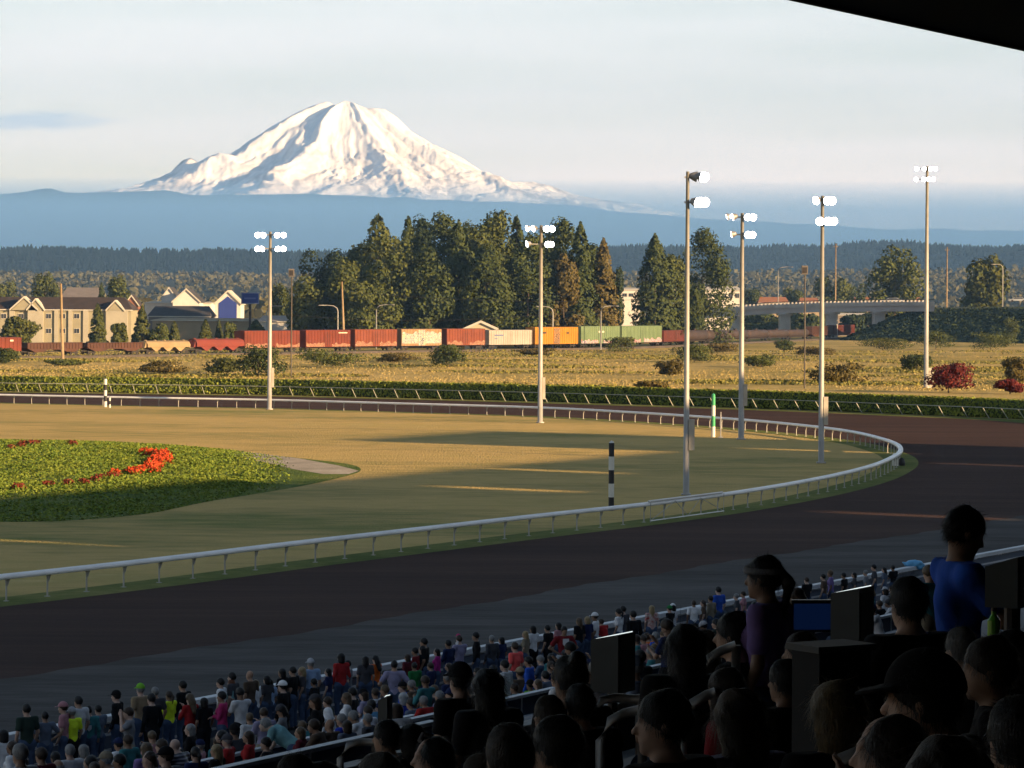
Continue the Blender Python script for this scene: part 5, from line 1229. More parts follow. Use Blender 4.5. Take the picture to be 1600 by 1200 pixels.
def template(pose, fem, fine):
    key = (pose, fem, fine)
    if key in TEMPL: return TEMPL[key]
    J = pose_joints(pose, fem); h = 0.0135 if fine else 0.024; lo, hi = bounds(J); lo[2] = max(lo[2], -0.04); fm = 0.92 if fem else 1.0; Rm = head_rot(J); hd = np.array(J['hed'])
    def hp(x, y, z): return hd + Rm @ np.array((x, y, z))
    def torso(F, grow=0.0):
        F.cone(J['pel'], J['che'], 0.125 + (0.012 if fem else 0), 0.150*fm, 1.45, 0.06, grow)
        F.cone(J['che'], tuple(np.array(J['che'])*0.35 + np.array(J['nek'])*0.65), 0.150*fm, 0.095, 1.4, 0.06, grow)
        F.cone(J['shl'], J['shr'], 0.062, 0.062, 1.1, 0.06, grow)
        if fem:
            c = np.array(J['che']); n = np.array(J['nek']); f = np.array((0, (n-c)[2], -(n-c)[1])); f /= np.linalg.norm(f)
            for s in (-1, 1): F.ell(c + f*0.085 + np.array((s*0.07, 0, 0.01)), (0.065,0.06,0.065), None, 0.05, grow)
    def legs(F, grow=0.0, shorts=False, feet=True):
        F.cone(J['hil'], J['hir'], 0.105, 0.105, 1.1, 0.06, grow)
        for q in 'lr':
            F.cone(J['hi'+q], J['kn'+q], 0.088, 0.060, 1.0, 0.05, grow)
            if not shorts: F.cone(J['kn'+q], J['an'+q], 0.058, 0.040, 1.0, 0.03, grow)
    def arms(F, grow=0.0, sleeve=1.0):
        for q in 'lr':
            sh, el, wr = (np.array(J[k+q]) for k in ('sh','el','wr'))
            if sleeve >= 1: F.cone(sh, el, 0.052*fm, 0.041*fm, 1.0, 0.04, grow); F.cone(el, wr - (wr-el)*0.05, 0.041*fm, 0.029*fm, 1.0, 0.02, grow)
            else: F.cone(sh, sh + (el-sh)*sleeve, 0.052*fm, 0.048*fm, 1.0, 0.04, grow + 0.008)
    B = Field(lo, hi, h); torso(B); legs(B); arms(B)
    B.cone(J['nek'], hp(0, -0.01, -0.05), 0.056*fm, 0.052*fm, 1.0, 0.04)
    B.ell(hp(0,-0.012,0.025), (0.074,0.096,0.098), Rm, 0.02); B.ell(hp(0,0.022,-0.055), (0.056,0.070,0.070), Rm, 0.04)
    B.cone(hp(0,0.086,0.008), hp(0,0.108,-0.030), 0.010, 0.016, 1.0, 0.012); B.ell(hp(0,0.080,0.026), (0.050,0.014,0.012), Rm, 0.015); B.ell(hp(0,0.083,-0.066), (0.024,0.010,0.008), Rm, 0.012); B.ell(hp(0,0.072,-0.105), (0.022,0.018,0.018), Rm, 0.02)
    for s in (-1, 1): B.ell(hp(s*0.076,-0.008,-0.002), (0.012,0.022,0.033), Rm, 0.008)
    for q, s in (('l', -1), ('r', 1)):
        el, wr = np.array(J['el'+q]), np.array(J['wr'+q]); d = (wr-el)/np.linalg.norm(wr-el); up = np.array((0,1,0)) if abs(d[2]) > 0.8 else np.array((0,0,1.0)); w = np.cross(d, up); w /= np.linalg.norm(w); n = np.cross(w, d)
        B.cone(wr - d*0.02, wr + d*0.05, 0.029, 0.034, 1.0, 0.02); fr = 0.0095 if fine else 0.0125
        for k in range(4):
            L = (0.068, 0.078, 0.074, 0.058)[k]; o = w*(k-1.5)*0.021; a = wr + d*0.068 + o; b = a + d*L*0.55 - n*0.010*s; B.cone(a - d*0.03, b, fr, fr*0.95, 1.0, 0.006); B.cone(b, b + d*L*0.42 - n*0.022*s, fr*0.95, fr*0.8, 1.0, 0.006)
        a = wr + d*0.015 - w*0.028; B.cone(a, a + d*0.045 - w*0.022, 0.013, 0.011, 1.0, 0.01); B.cone(a + d*0.045 - w*0.022, a + d*0.075 - w*0.022, 0.011, 0.009, 1.0, 0.006)
        B.cone(tuple(np.array(J['an'+q]) - np.array((0,0.03,0.02))), J['to'+q], 0.048, 0.036, 1.0, 0.03)
    body = B.mesh('body', [SKIN, MATS['shoe']])
    cz = np.array([p.center[2] for p in body.polygons]); body.polygons.foreach_set('material_index', (cz < 0.10).astype(np.int32))
    out = {'body': body, 'J': J, 'R': Rm}
    def wrinkle(F, a): F.f = F.f + a*(np.sin(F.Z*34 + 3*np.sin(F.X*9 + F.Y*7)) * np.sin(F.X*21 + F.Z*8) )
    hem = J['pel'][2] - (0.06 if pose[:3] != 'sit' else 0.05)
    def shirt(nm):
        if 'shirt_'+nm in out: return out['shirt_'+nm]
        F = Field(lo, hi, h); torso(F, 0.017); arms(F, 0.013, 0.62 if nm == 'short' else 1.0); wrinkle(F, 0.004)
        F.cone(J['pel'], tuple(np.array(J['pel']) - np.array((0,0,0.05))), 0.14, 0.145, 1.35, 0.05, 0.012)
        nk = np.array(J['nek']); ax = (nk - np.array(J['che'])); ax /= np.linalg.norm(ax)
        F.f = np.maximum(F.f, (F.X-nk[0])*ax[0] + (F.Y-nk[1])*ax[1] + (F.Z-nk[2])*ax[2] - 0.012); F.f = np.maximum(F.f, hem - F.Z)
        out['shirt_'+nm] = F.mesh('shirt', [CLOTH]); return out['shirt_'+nm]
    out['shirt'] = shirt
    F = Field(lo, hi, h); legs(F, 0.016); wrinkle(F, 0.003)
    F.f = np.maximum(F.f, 0.09 - F.Z); F.f = np.maximum(F.f, F.Z - (J['pel'][2] + 0.06)); out['trousers'] = F.mesh('trousers', [CLOTH])
    TEMPL[key] = out; return out
MATS['shoe'] = mat('shoe', (0.03, 0.03, 0.03), 0.7)
HAIRS = {}
def hair_mesh(kind, fine):
    """hair or hats in head space (origin at the head joint, +y the face)"""
    key = (kind, fine)
    if key in HAIRS: return HAIRS[key]
    h = 0.010 if fine else 0.018; F = Field((-0.24,-0.28,-0.48), (0.24,0.30,0.22), h); X, Y, Z = F.X, F.Y, F.Z
    def shell(g, cut): F.ell((0,-0.014,0.027), (0.074,0.096,0.098), None, 0.01, g); F.f = np.maximum(F.f, cut)
    if kind == 'short': shell(0.013, np.maximum(-(Z + 0.055 + 0.0*Y) - 0.0, np.minimum(Y - 0.045, 9) - np.clip(Z*1.6, -0.05, 0.09)))
    elif kind == 'mid': F.cone((0,-0.03,0.02),(0,-0.045,-0.09),0.108,0.098,1.0,0.02); F.f = np.maximum(F.f, Y - 0.03 - np.clip(Z*1.3,-0.05,0.1)); F.f = np.maximum(F.f, -(Z+0.15))
    elif kind == 'long':
        F.cone((0,-0.025,0.025),(0,-0.05,-0.10),0.106,0.100,1.0,0.02); F.cone((0,-0.055,-0.10),(0,-0.085,-0.34),0.098,0.075,1.35,0.04); F.f = np.maximum(F.f, Y - 0.028 - np.clip(Z*1.3,-0.06,0.1)); F.f += 0.004*np.sin(X*90+2*np.sin(Z*20))
    elif kind == 'tail':
        shell(0.013, np.maximum(-(Z+0.045), Y - 0.045 - np.clip(Z*1.6,-0.05,0.09))); F.cone((0,-0.11,0.04),(0,-0.16,-0.02),0.03,0.034,1.0,0.02); F.cone((0,-0.16,-0.02),(0,-0.13,-0.22),0.034,0.012,1.0,0.02)
    elif kind == 'bun': shell(0.013, np.maximum(-(Z+0.045), Y - 0.045 - np.clip(Z*1.6,-0.05,0.09))); F.ell((0,-0.075,0.12),(0.045,0.045,0.045),None,0.02)
    elif kind == 'fringe': shell(0.008, np.maximum(np.maximum(-(Z+0.05), Y - 0.02), Z - 0.045 - 0*Y))
    elif kind == 'cap':
        F.ell((0,-0.012,0.035), (0.074,0.096,0.098), None, 0.01, 0.020); F.f = np.maximum(F.f, -(Z - 0.030)); G2 = np.maximum(np.abs(Z - 0.040 + (Y-0.1)*0.22) - 0.007, np.sqrt((X/0.082)**2 + ((Y-0.07)/0.125)**2)*0.08 - 0.08); G2 = np.maximum(G2, -(Y-0.05)); F.f = np.minimum(F.f, G2)
    elif kind == 'visor':
        F.ell((0,-0.012,0.03), (0.074,0.096,0.098), None, 0.01, 0.019); F.f = np.maximum(F.f, np.abs(Z - 0.045) - 0.02); F.ell((0,0.085,0.05),(0.06,0.04,0.03),None,0.02)
    elif kind == 'hood': F.cone((0,-0.03,0.02),(0,-0.06,-0.12),0.118,0.13,1.0,0.03); F.f = np.maximum(F.f, Y - 0.055)
    soft = kind not in ('cap','visor','hood')
    if soft: F.f = F.f + 0.0035*np.sin(X*61 + 2*np.sin(Z*37))*np.sin(Y*53 + Z*29)
    V, Q = surface_nets(F.f, F.org, h)
    if soft and fine:      # loose strands lying on the cap of hair, so that the outline frays
        rng = np.random.RandomState(len(kind)*7 + 1); c = np.array([0, -0.02, 0.0]); n = 2600; i = rng.randint(len(V), size=n); P = V[i]; out = P - c; out[:, 2] *= 0.6; out /= np.linalg.norm(out, axis=1)[:, None] + 1e-9
        L = {'short': 0.030, 'fringe': 0.022, 'long': 0.10, 'mid': 0.060, 'tail': 0.035, 'bun': 0.030}[kind]*(0.5 + rng.rand(n))
        d = np.stack([0.25*rng.randn(n), -0.35 + 0.25*rng.randn(n), -0.9 + 0.3*rng.randn(n)], -1); d -= out*(d*out).sum(1)[:, None]*0.8; d += out*(0.16 + 0.12*rng.rand(n))[:, None]; d /= np.linalg.norm(d, axis=1)[:, None]
        w = np.cross(d, out); w /= np.linalg.norm(w, axis=1)[:, None] + 1e-9; w *= 0.0011; e = P + d*L[:, None]; b0 = P - out*0.003
        S = np.stack([b0 - w, b0 + w, e + w*0.4, e - w*0.4], 1).reshape(-1, 3); Q = np.concatenate([Q, len(V) + np.arange(4*n).reshape(-1, 4)]); V = np.concatenate([V, S])
    o = np_mesh('hair', V, Q, [HAIR if soft else CLOTH]); HAIRS[key] = o.data; bpy.data.objects.remove(o); return HAIRS[key]
C = dict(white=(0.80,0.80,0.82), offwhite=(0.62,0.62,0.64), grey=(0.20,0.21,0.23), lgrey=(0.42,0.43,0.46), dgrey=(0.07,0.07,0.08), black=(0.012,0.012,0.014), navy=(0.02,0.03,0.09), blue=(0.03,0.10,0.50), royal=(0.03,0.06,0.45), lblue=(0.30,0.42,0.62), slate=(0.13,0.16,0.22), sky=(0.12,0.30,0.48), teal=(0.05,0.20,0.22), aqua=(0.20,0.40,0.42), neon=(0.75,0.95,0.04), lime=(0.20,0.50,0.05), green=(0.03,0.20,0.06), dgreen=(0.03,0.05,0.04), red=(0.42,0.03,0.03), dred=(0.20,0.02,0.025), maroon=(0.12,0.02,0.03), pink=(0.50,0.04,0.16), magenta=(0.40,0.03,0.22), rose=(0.45,0.22,0.25), coral=(1.0,0.13,0.12), orange=(0.75,0.16,0.03), rust=(0.35,0.07,0.02), tan=(0.32,0.24,0.15), khaki=(0.26,0.22,0.16), brown=(0.10,0.07,0.05), purple=(0.20,0.14,0.34), lav=(0.30,0.28,0.42), denim=(0.06,0.09,0.16))
HC = dict(black=(0.010,0.009,0.009), brown=(0.045,0.028,0.018), lbrown=(0.12,0.08,0.045), blonde=(0.34,0.25,0.13), grey=(0.24,0.24,0.24), white=(0.5,0.5,0.5), red=(0.15,0.05,0.02))
TONES = [(0.42,0.27,0.20), (0.36,0.22,0.15), (0.48,0.32,0.25), (0.22,0.13,0.085), (0.30,0.18,0.12)]
FACE = math.atan2(N.y, N.x) - math.pi/2
PEOPLE = []
_pr = random.Random(4)
NOM = {'sit': 1.335, 'bend': 1.25, 'lean': 1.70}
def person(px, py, d, pose, fem, top, hair, hcol, desc, sleeve='short', legs='denim', yaw=None, fine=False, tone=None, capcol=None, scale=None, base=None, shirt_mat=None, group='spectators in the stand', label=None):
    t = template(pose, fem, fine); dx, dz = ray(px, py)
    if pose[:3] == 'sit' and base is None:      # onto the nearest bench row
        v = d*(dx*N.x + N.y); r = round((v - 0.45)/0.9); d = ((r + 0.5)*0.9)/(dx*N.x + N.y) if not fine else d
    if not fine and pose in ('stand','fold','phone','face','hips','carry','lean') and base is None: d = min(d, 46.75/(dx*N.x + N.y))
    p = Vector((dx*d, d, 0)); v = p.dot(N); nom = NOM.get(pose[:3] if pose[:3] == 'sit' else pose, 1.745)
    k = max(0, int((42.0 - v)//0.9)); fl = 0.02 if v > 42 else 0.24*0.9*(k + 0.5)
    if base is not None: fl = base
    ztop = EYE + dz*d; s = scale if scale else min(1.12, max(0.86, (ztop - fl)/nom))
    if scale is None and abs((ztop - fl)/nom - s) > 0.02: fl = fl + max(-0.35, min(0.35, (ztop - fl) - s*nom)) if fine else fl
    y = FACE + (yaw if yaw is not None else _pr.uniform(-0.45, 0.45)); off = Matrix.Rotation(y, 3, 'Z') @ Vector((t['J']['hed'][0], t['J']['hed'][1], 0)) * s
    o = link('person', t['body']); o.location = (p.x - off.x, p.y - off.y, fl); o.rotation_euler = (0, 0, y); o.scale = (s, s, s)
    o.color = (*(tone or TONES[_pr.randrange(len(TONES))]), 1)
    o['category'] = 'person'; o['group'] = group
    def kid(name, me, col, m=None):
        if fine and name == 'hair': col = tuple(q*0.6 for q in col)  # near-row hair is darkened in colour to imitate the shade there
        c = link(name, me, o); c.color = (*col, 1)
        if m: c.data = me.copy(); c.data.materials.clear(); c.data.materials.append(m)
        return c
    kid('shirt', t['shirt'](sleeve), C[top] if isinstance(top, str) else top, shirt_mat)
    kid('trousers', t['trousers'], C[legs])
    HM = Matrix.Translation(t['J']['hed']) @ Matrix(t['R'].tolist()).to_4x4()
    if hair != 'bald':
        hk = hair if hair not in ('cap','visor','hood') else ('mid' if fem else 'short')
        if hair == 'visor': hk = 'tail'
        if hair != 'hood':
            c = kid('hair', hair_mesh(hk, fine), HC[hcol]); c.matrix_local = HM
        if hair in ('cap','visor','hood'):
            c = kid({'cap':'cap','visor':'visor','hood':'hood'}[hair], hair_mesh(hair, fine), C[capcol or 'black']); c.matrix_local = HM
    PEOPLE.append((o, desc, px, py, label)); return o
def add_print(o, z, w, h, col, back=True, name='shirt_print'):
    mb = MB(); y = -0.142 if back else 0.15; e = 0.012 if not back else -0.012
    mb.prism([(-w/2, z+h/2), (w/2, z+h/2), (w/2, z-h*0.1), (0, z-h/2), (-w/2, z-h*0.1)], min(y, y+e), max(y, y+e)); c = mb.build(name, mat('print_'+col, C[col], 0.8), o); return c
M_, W_ = False, True
crowd = [
 (4,1118,72,'stand',W_,'white','mid','black','white top and dark hair'),
 (18,1117,70,'stand',W_,'white','long','brown','white tank top with long brown hair'),
 (41,1096,84,'stand',M_,'dgreen','short','black','dark green tee and sunglasses'),
 (70,1112,78,'hips',M_,'slate','short','black','plain slate blue shirt seen from behind'),
 (98,1098,88,'stand',M_,'rose','cap','brown','faded pink cap and top', dict(capcol='rose')),
 (112,1106,78,'stand',M_,'neon','cap','grey','neon yellow tee and pale cap', dict(capcol='lgrey', legs='black')),
 (122,1088,89,'stand',M_,'offwhite','short','black','off white tee partly hidden behind the neon yellow tee'),
 (139,1103,80,'stand',M_,'teal','short','black','teal and black shirt with a white badge on the back', dict(sleeve='long', yaw=-0.9, prt=(1.18,0.13,0.16,'lgrey',True))),
 (153,1102,84,'fold',M_,'slate','short','black','blue grey shirt right of the teal shirt'),
 (181,1080,86,'stand',M_,'black','cap','black','black jacket and black cap', dict(sleeve='long')),
 (200,1092,76,'face',M_,'grey','short','brown','grey tee raising both hands to the face', dict(legs='khaki', yaw=0.5)),
 (219,1067,92,'stand',M_,'tan','cap','grey','bright lime green cap and tan shirt', dict(capcol='lime')),
 (236,1084,79,'stand',M_,'black','short','black','broad black shirt in front of the lime green cap', dict(sleeve='long', legs='black')),
 (242,1074,93,'stand',M_,'dgrey','short','grey','grey hair and charcoal top behind the broad black shirt'),
 (264,1080,82,'fold',W_,'neon','tail','brown','neon yellow and teal top with a ponytail', dict(sleeve='long')),
 (285,1064,92,'stand',M_,'black','short','black','black jacket by the white fence above the red top', dict(sleeve='long')),
 (296,1084,80,'phone',W_,'red','long','lbrown','bright red top over a white hem', dict(sleeve='long', legs='black')),
 (318,1090,80,'stand',W_,'black','mid','black','black top just right of the bright red top', dict(legs='black')),
 (344,1060,92,'stand',M_,'white','short','black','white shirt behind the pink hooded top'),
 (346,1081,80,'fold',W_,'pink','short','black','hot pink hooded top', dict(sleeve='long')),
 (362,1051,97,'stand',M_,'dgrey','short','black','charcoal top at the fence behind the white shirts'),
 (361,1062,89,'stand',W_,'aqua','short','red','pale aqua tank top and dark red hair'),
 (375,1075,80,'phone',M_,'offwhite','short','black','white polo shirt looking down at the hands', dict(legs='black')),
 (398,1062,90,'stand',W_,'white','mid','blonde','white blouse and short blonde hair'),
 (390,1048,98,'stand',M_,'brown','bald','black','bald head above the white blouse'),
 (416,1055,93,'stand',W_,'dgrey','mid','black','dark grey top with dark hair beside the blonde'),
 (421,1070,86,'stand',W_,'lblue','mid','black','pale blue grey tee and shoulder length dark hair'),
 (441,1065,82,'stand',M_,'black','cap','black','white cap and black jacket', dict(capcol='white', sleeve='long', legs='black')),
 (440,1044,100,'stand',W_,'black','mid','black','black top at the fence behind the white cap'),
 (457,1042,96,'stand',M_,'black','short','black','black sleeveless top beside the tall man in a pale blue shirt'),
 (471,1042,100,'stand',W_,'dgrey','long','blonde','sandy hair half hidden by the tall man in a pale blue shirt'),
 (485,1030,92,'stand',M_,'lblue','cap','grey','pale blue shirt and grey cap, tall', dict(capcol='lgrey')),
 (490,1070,86,'stand',W_,'black','short','black','black dress in front of the tall man in pale blue', dict(legs='black')),
 (414,1121,66,'bend',M_,'aqua','short','grey','aqua patterned shirt bending forward, grey haired', dict(yaw=0.3)),
 (366,1120,66,'sit',M_,'dgrey','cap','black','dark cap and dark grey shirt, seated by the white polo shirt'),
 (345,1127,68,'sitlean',W_,'maroon','mid','black','small maroon top leaning forward'),
 (337,1163,54,'sit',W_,'black','long','blonde','long blonde hair over a black top'),
 (415,1160,54,'sit',M_,'black','short','black','black shirt in profile below the aqua patterned shirt'),
 (468,1136,62,'sit',W_,'maroon','mid','lbrown','maroon top and curly light brown hair'),
 (515,1124,60,'sitlook',M_,'brown','bald','grey','bald head and brown shirt beside a royal blue shirt'),
 (533,1116,62,'sit',M_,'royal','short','grey','royal blue shirt and grey hair'),
 (541,1143,58,'sit',W_,'slate','mid','brown','slate grey top below the royal blue shirt', dict(sleeve='long')),
 (511,1106,72,'stand',W_,'white','hood','black','white hooded top with the hood up', dict(capcol='white', sleeve='long')),
 (532,1020,105,'stand',W_,'red','mid','black','red and white top by the fence', dict(sleeve='long')),
 (543,1032,97,'stand',M_,'grey','short','black','mid grey tee right of the red and white top'),
 (512,1048,97,'stand',W_,'navy','mid','black','navy top below the red and white top'),
 (571,1025,91,'stand',W_,'dgrey','long','black','very long black hair seen from behind', dict(yaw=-0.9)),
 (586,1024,97,'phone',W_,'orange','long','black','burnt orange top with black hair', dict(sleeve='long')),
 (616,1032,87,'hips',M_,'lav','short','black','wide lavender blue shirt seen from behind', dict(yaw=-0.9)),
 (648,1012,105,'stand',M_,'dred','short','black','dark red shirt at the fence', dict(sleeve='long')),
 (662,997,113,'stand',M_,'black','short','black','black top standing highest behind the dark red shirt'),
 (659,1009,107,'fold',W_,'black','mid','black','black top with folded arms right of the dark red shirt'),
 (636,1027,100,'stand',W_,'maroon','mid','brown','maroon top left of the dark red shirt'),
 (682,1019,100,'stand',W_,'magenta','mid','black','magenta jacket near the white fence', dict(sleeve='long')),
 (647,1043,90,'stand',M_,'green','short','black','green and blue striped top', dict(sleeve='long')),
 (672,1040,90,'stand',M_,'navy','short','brown','navy shirt in front of the magenta jacket'),
 (678,1066,80,'sit',M_,'dgrey','short','lbrown','dark grey shirt below the navy shirt'),
 (700,1000,108,'fold',M_,'navy','short','black','navy jacket leaning at the fence left of the raised child', dict(sleeve='long')),
 (717,993,104,'carry',M_,'lav','short','brown','lavender shirt carrying a small child'),
 (743,988,98,'stand',M_,'black','short','black','tall black shirt right of the raised child', dict(sleeve='long')),
 (768,993,100,'stand',M_,'dgrey','short','grey','grey hair and charcoal jacket left of the coral shirt', dict(sleeve='long')),
 (783,995,104,'stand',W_,'navy','mid','black','navy blue top with dark hair behind the coral shirt'),
 (580,1091,72,'sitlean',M_,'sky','short','black','bright sky blue shirt sitting left of a dark screen'),
 (629,1082,76,'sit',W_,'royal','mid','white','white hair and blue top'),
 (641,1092,74,'sit',M_,'slate','short','brown','slate blue shirt right of the white haired woman'),
 (574,1116,62,'sit',M_,'dgrey','short','grey','grey hair and dark jacket below the sky blue shirt', dict(sleeve='long')),
 (686,1080,74,'sit',M_,'lav','short','grey','pale lavender shirt and greying hair, seated'),
 (804,1004,92,'stand',M_,'coral','short','brown','glowing coral red shirt, brightest in the crowd'),
 (812,1037,84,'sit',M_,'brown','cap','brown','straw yellow cap in front of the coral shirt', dict(capcol='tan')),
 (832,977,108,'stand',W_,'white','mid','black','white blouse above dark trousers, left of the black shirt', dict(legs='black')),
 (820,986,108,'stand',W_,'khaki','long','blonde','long fair hair beside the white blouse'),
 (855,977,100,'stand',M_,'black','short','black','black shirt between the white blouse and the maroon tee', dict(legs='black')),
 (882,965,96,'hips',M_,'dred','short','black','dark red tee with a white and blue emblem', dict(legs='lgrey', yaw=2.4, prt=(1.30,0.17,0.24,'offwhite',False))),
 (872,972,108,'stand',W_,'rose','mid','black','pink top half hidden behind the emblem tee'),
 (904,965,108,'stand',W_,'black','long','lbrown','light brown hair and black top'),
 (917,963,106,'stand',W_,'navy','mid','blonde','fair hair and navy top left of the white baseball cap'),
 (929,958,110,'stand',M_,'white','cap','brown','white baseball cap and white shirt', dict(capcol='white')),
 (939,967,104,'lean',M_,'red','short','brown','red shirt leaning beside the white baseball cap', dict(sleeve='long')),
 (903,992,94,'sit',W_,'brown','mid','brown','brown top below the fair haired women'),
 (966,951,108,'stand',W_,'white','tail','black','white top with dark tied hair'),
 (973,947,110,'stand',M_,'dgrey','short','black','dark head just behind the white top with tied hair'),
 (989,949,101,'stand',M_,'black','short','black','open black jacket over a white shirt', dict(sleeve='long', legs='black')),
 (1018,946,111,'stand',W_,'red','long','blonde','red plaid shirt and long blonde hair', dict(shirt_mat='PLAID', yaw=-0.8)),
 (1010,981,100,'sitlean',M_,'orange','short','brown','vivid orange tee below the plaid shirt'),
 (1046,950,111,'stand',M_,'black','cap','black','black cap with a green brim', dict(capcol='green')),
 (1051,944,114,'stand',W_,'offwhite','cap','black','white cap and pale shirt beside the green brimmed cap', dict(capcol='white')),
 (1084,938,112,'stand',M_,'white','short','brown','plain white tee seen from behind', dict(yaw=-0.8)),
 (1022,1005,84,'sit',W_,'khaki','mid','lbrown','khaki jacket seated below the orange tee', dict(sleeve='long')),
 (990,1028,36,'sit',M_,'slate','cap','grey','blue grey cap right of the tall dark kiosk', dict(capcol='slate')),
 (828,1074,72,'sit',M_,'lime','cap','black','black cap and lime green top, seated'),
 (839,1083,70,'sit',W_,'brown','mid','lbrown','brown hair below the lime green top'),
 (803,1089,70,'sit',M_,'teal','short','brown','blue green shirt left of the lime green top'),
 (1122,917,122,'stand',M_,'blue','short','black','bright blue tee by the far fence'),
 (1110,931,116,'stand',M_,'khaki','short','black','khaki brown shirt below the bright blue tee', dict(sleeve='long')),
 (1098,938,118,'stand',W_,'brown','long','brown','long brown hair between the white tee and the khaki shirt'),
 (1150,930,120,'stand',M_,'dgrey','short','grey','charcoal top left of the pink shirt'),
 (1161,924,122,'stand',W_,'rose','short','brown','pink shirt behind the neon vest'),
 (1178,946,108,'bend',M_,'neon','short','black','neon yellow vest, bent over', dict(yaw=-0.7)),
 (1233,908,128,'fold',M_,'rose','short','brown','dusty pink top right of the purple shirted woman'),
 (1260,902,130,'fold',M_,'black','short','brown','black tee with folded arms left of the large kiosk'),
 (1286,897,132,'stand',M_,'brown','short','black','brown top above the large kiosk'),
 (1297,891,134,'stand',W_,'purple','short','lbrown','violet top above the large kiosk'),
 (1318,895,132,'stand',M_,'black','short','black','black tee right of the violet top'),
 (1334,894,132,'stand',W_,'dgrey','mid','black','dark top, second right of the violet top'),
 (1352,900,128,'stand',M_,'grey','short','grey','grey shirt right of the large kiosk'),
 (1365,882,138,'stand',M_,'dgrey','short','black','striped grey top standing highest by the far fence'),
 (1381,897,130,'stand',W_,'slate','long','black','slate top by the far fence left of the blue bag'),
 (1395,900,130,'fold',M_,'black','short','black','black top by the far fence nearest the blue bag'),
 (1340,920,110,'sit',M_,'dgrey','short','brown','dark grey shirt seated right of the large kiosk'),
 (58,1157,58,'sit',M_,'slate','short','brown','blue grey shirt below the plain slate blue shirt'),
 (6,1181,55,'sit',M_,'dgrey','short','black','dark shirt at the lower left corner'),
 (90,1186,54,'sit',M_,'dgrey','fringe','grey','balding grey head at the lower edge below the neon yellow tee'),
 (165,1164,58,'sitlean',M_,'lblue','cap','grey','pale cap and light blue shirt, seated', dict(capcol='khaki')),
 (186,1179,54,'sit',M_,'navy','short','black','navy shirt at the lower edge right of the pale cap'),
 (228,1153,60,'sit',W_,'purple','long','lbrown','purple top with wavy light brown hair'),
 (252,1148,62,'sit',M_,'brown','short','brown','brown shirt left of the striped shirt'),
 (273,1137,62,'sitlean',M_,'dgrey','bald','black','black and grey striped shirt, bald', dict(shirt_mat='STRIPE')),
 (140,1180,56,'sit',W_,'royal','mid','black','deep blue top below the teal and black shirt'),
 (305,1168,54,'sit',W_,'navy','tail','black','navy top below the striped shirt'),
 (600,1062,88,'stand',M_,'dgrey','short','black','dark grey tee left of the wide lavender blue shirt'),
 (550,1075,80,'stand',M_,'black','short','black','black tee standing right of the white hooded top'),
 (700,1045,90,'stand',W_,'dgrey','mid','brown','dark top below the man carrying a child'),
 (860,1030,84,'sit',M_,'navy','short','brown','navy shirt below the emblem tee'),
 (770,1040,86,'stand',M_,'navy','short','black','navy shirt left of the straw yellow cap'),
]
for row in crowd:
    px, py, d, pose, fem, top, hair, hcol, desc = row[:9]; kw = dict(row[9]) if len(row) > 9 else {}
    prt = kw.pop('prt', None); sm = kw.pop('shirt_mat', None)
    o = person(px, py, d, pose, fem, top, hair, hcol, desc, shirt_mat={'PLAID': PLAID, 'STRIPE': STRIPE}.get(sm), **kw)
    if prt: add_print(o, *prt)
# small child held up against the shoulder of the man in lavender
man = PEOPLE[[r[8] for r in crowd].index('lavender shirt carrying a small child')][0]
fw = Vector((-math.sin(man.rotation_euler.z), math.cos(man.rotation_euler.z), 0)); q = man.location + fw*0.20*man.scale.x + Vector((0.10, -0.05, 0)); qx, _ = to_pix((q.x, q.y, 2.0))
child = person(qx, 976, q.y, 'sit', True, 'offwhite', 'cap', 'brown', 'small child in a pink hat held up by the man in lavender', capcol='pink', legs='coral', yaw=0.3, scale=0.60, base=man.location.z + 0.98*man.scale.x)

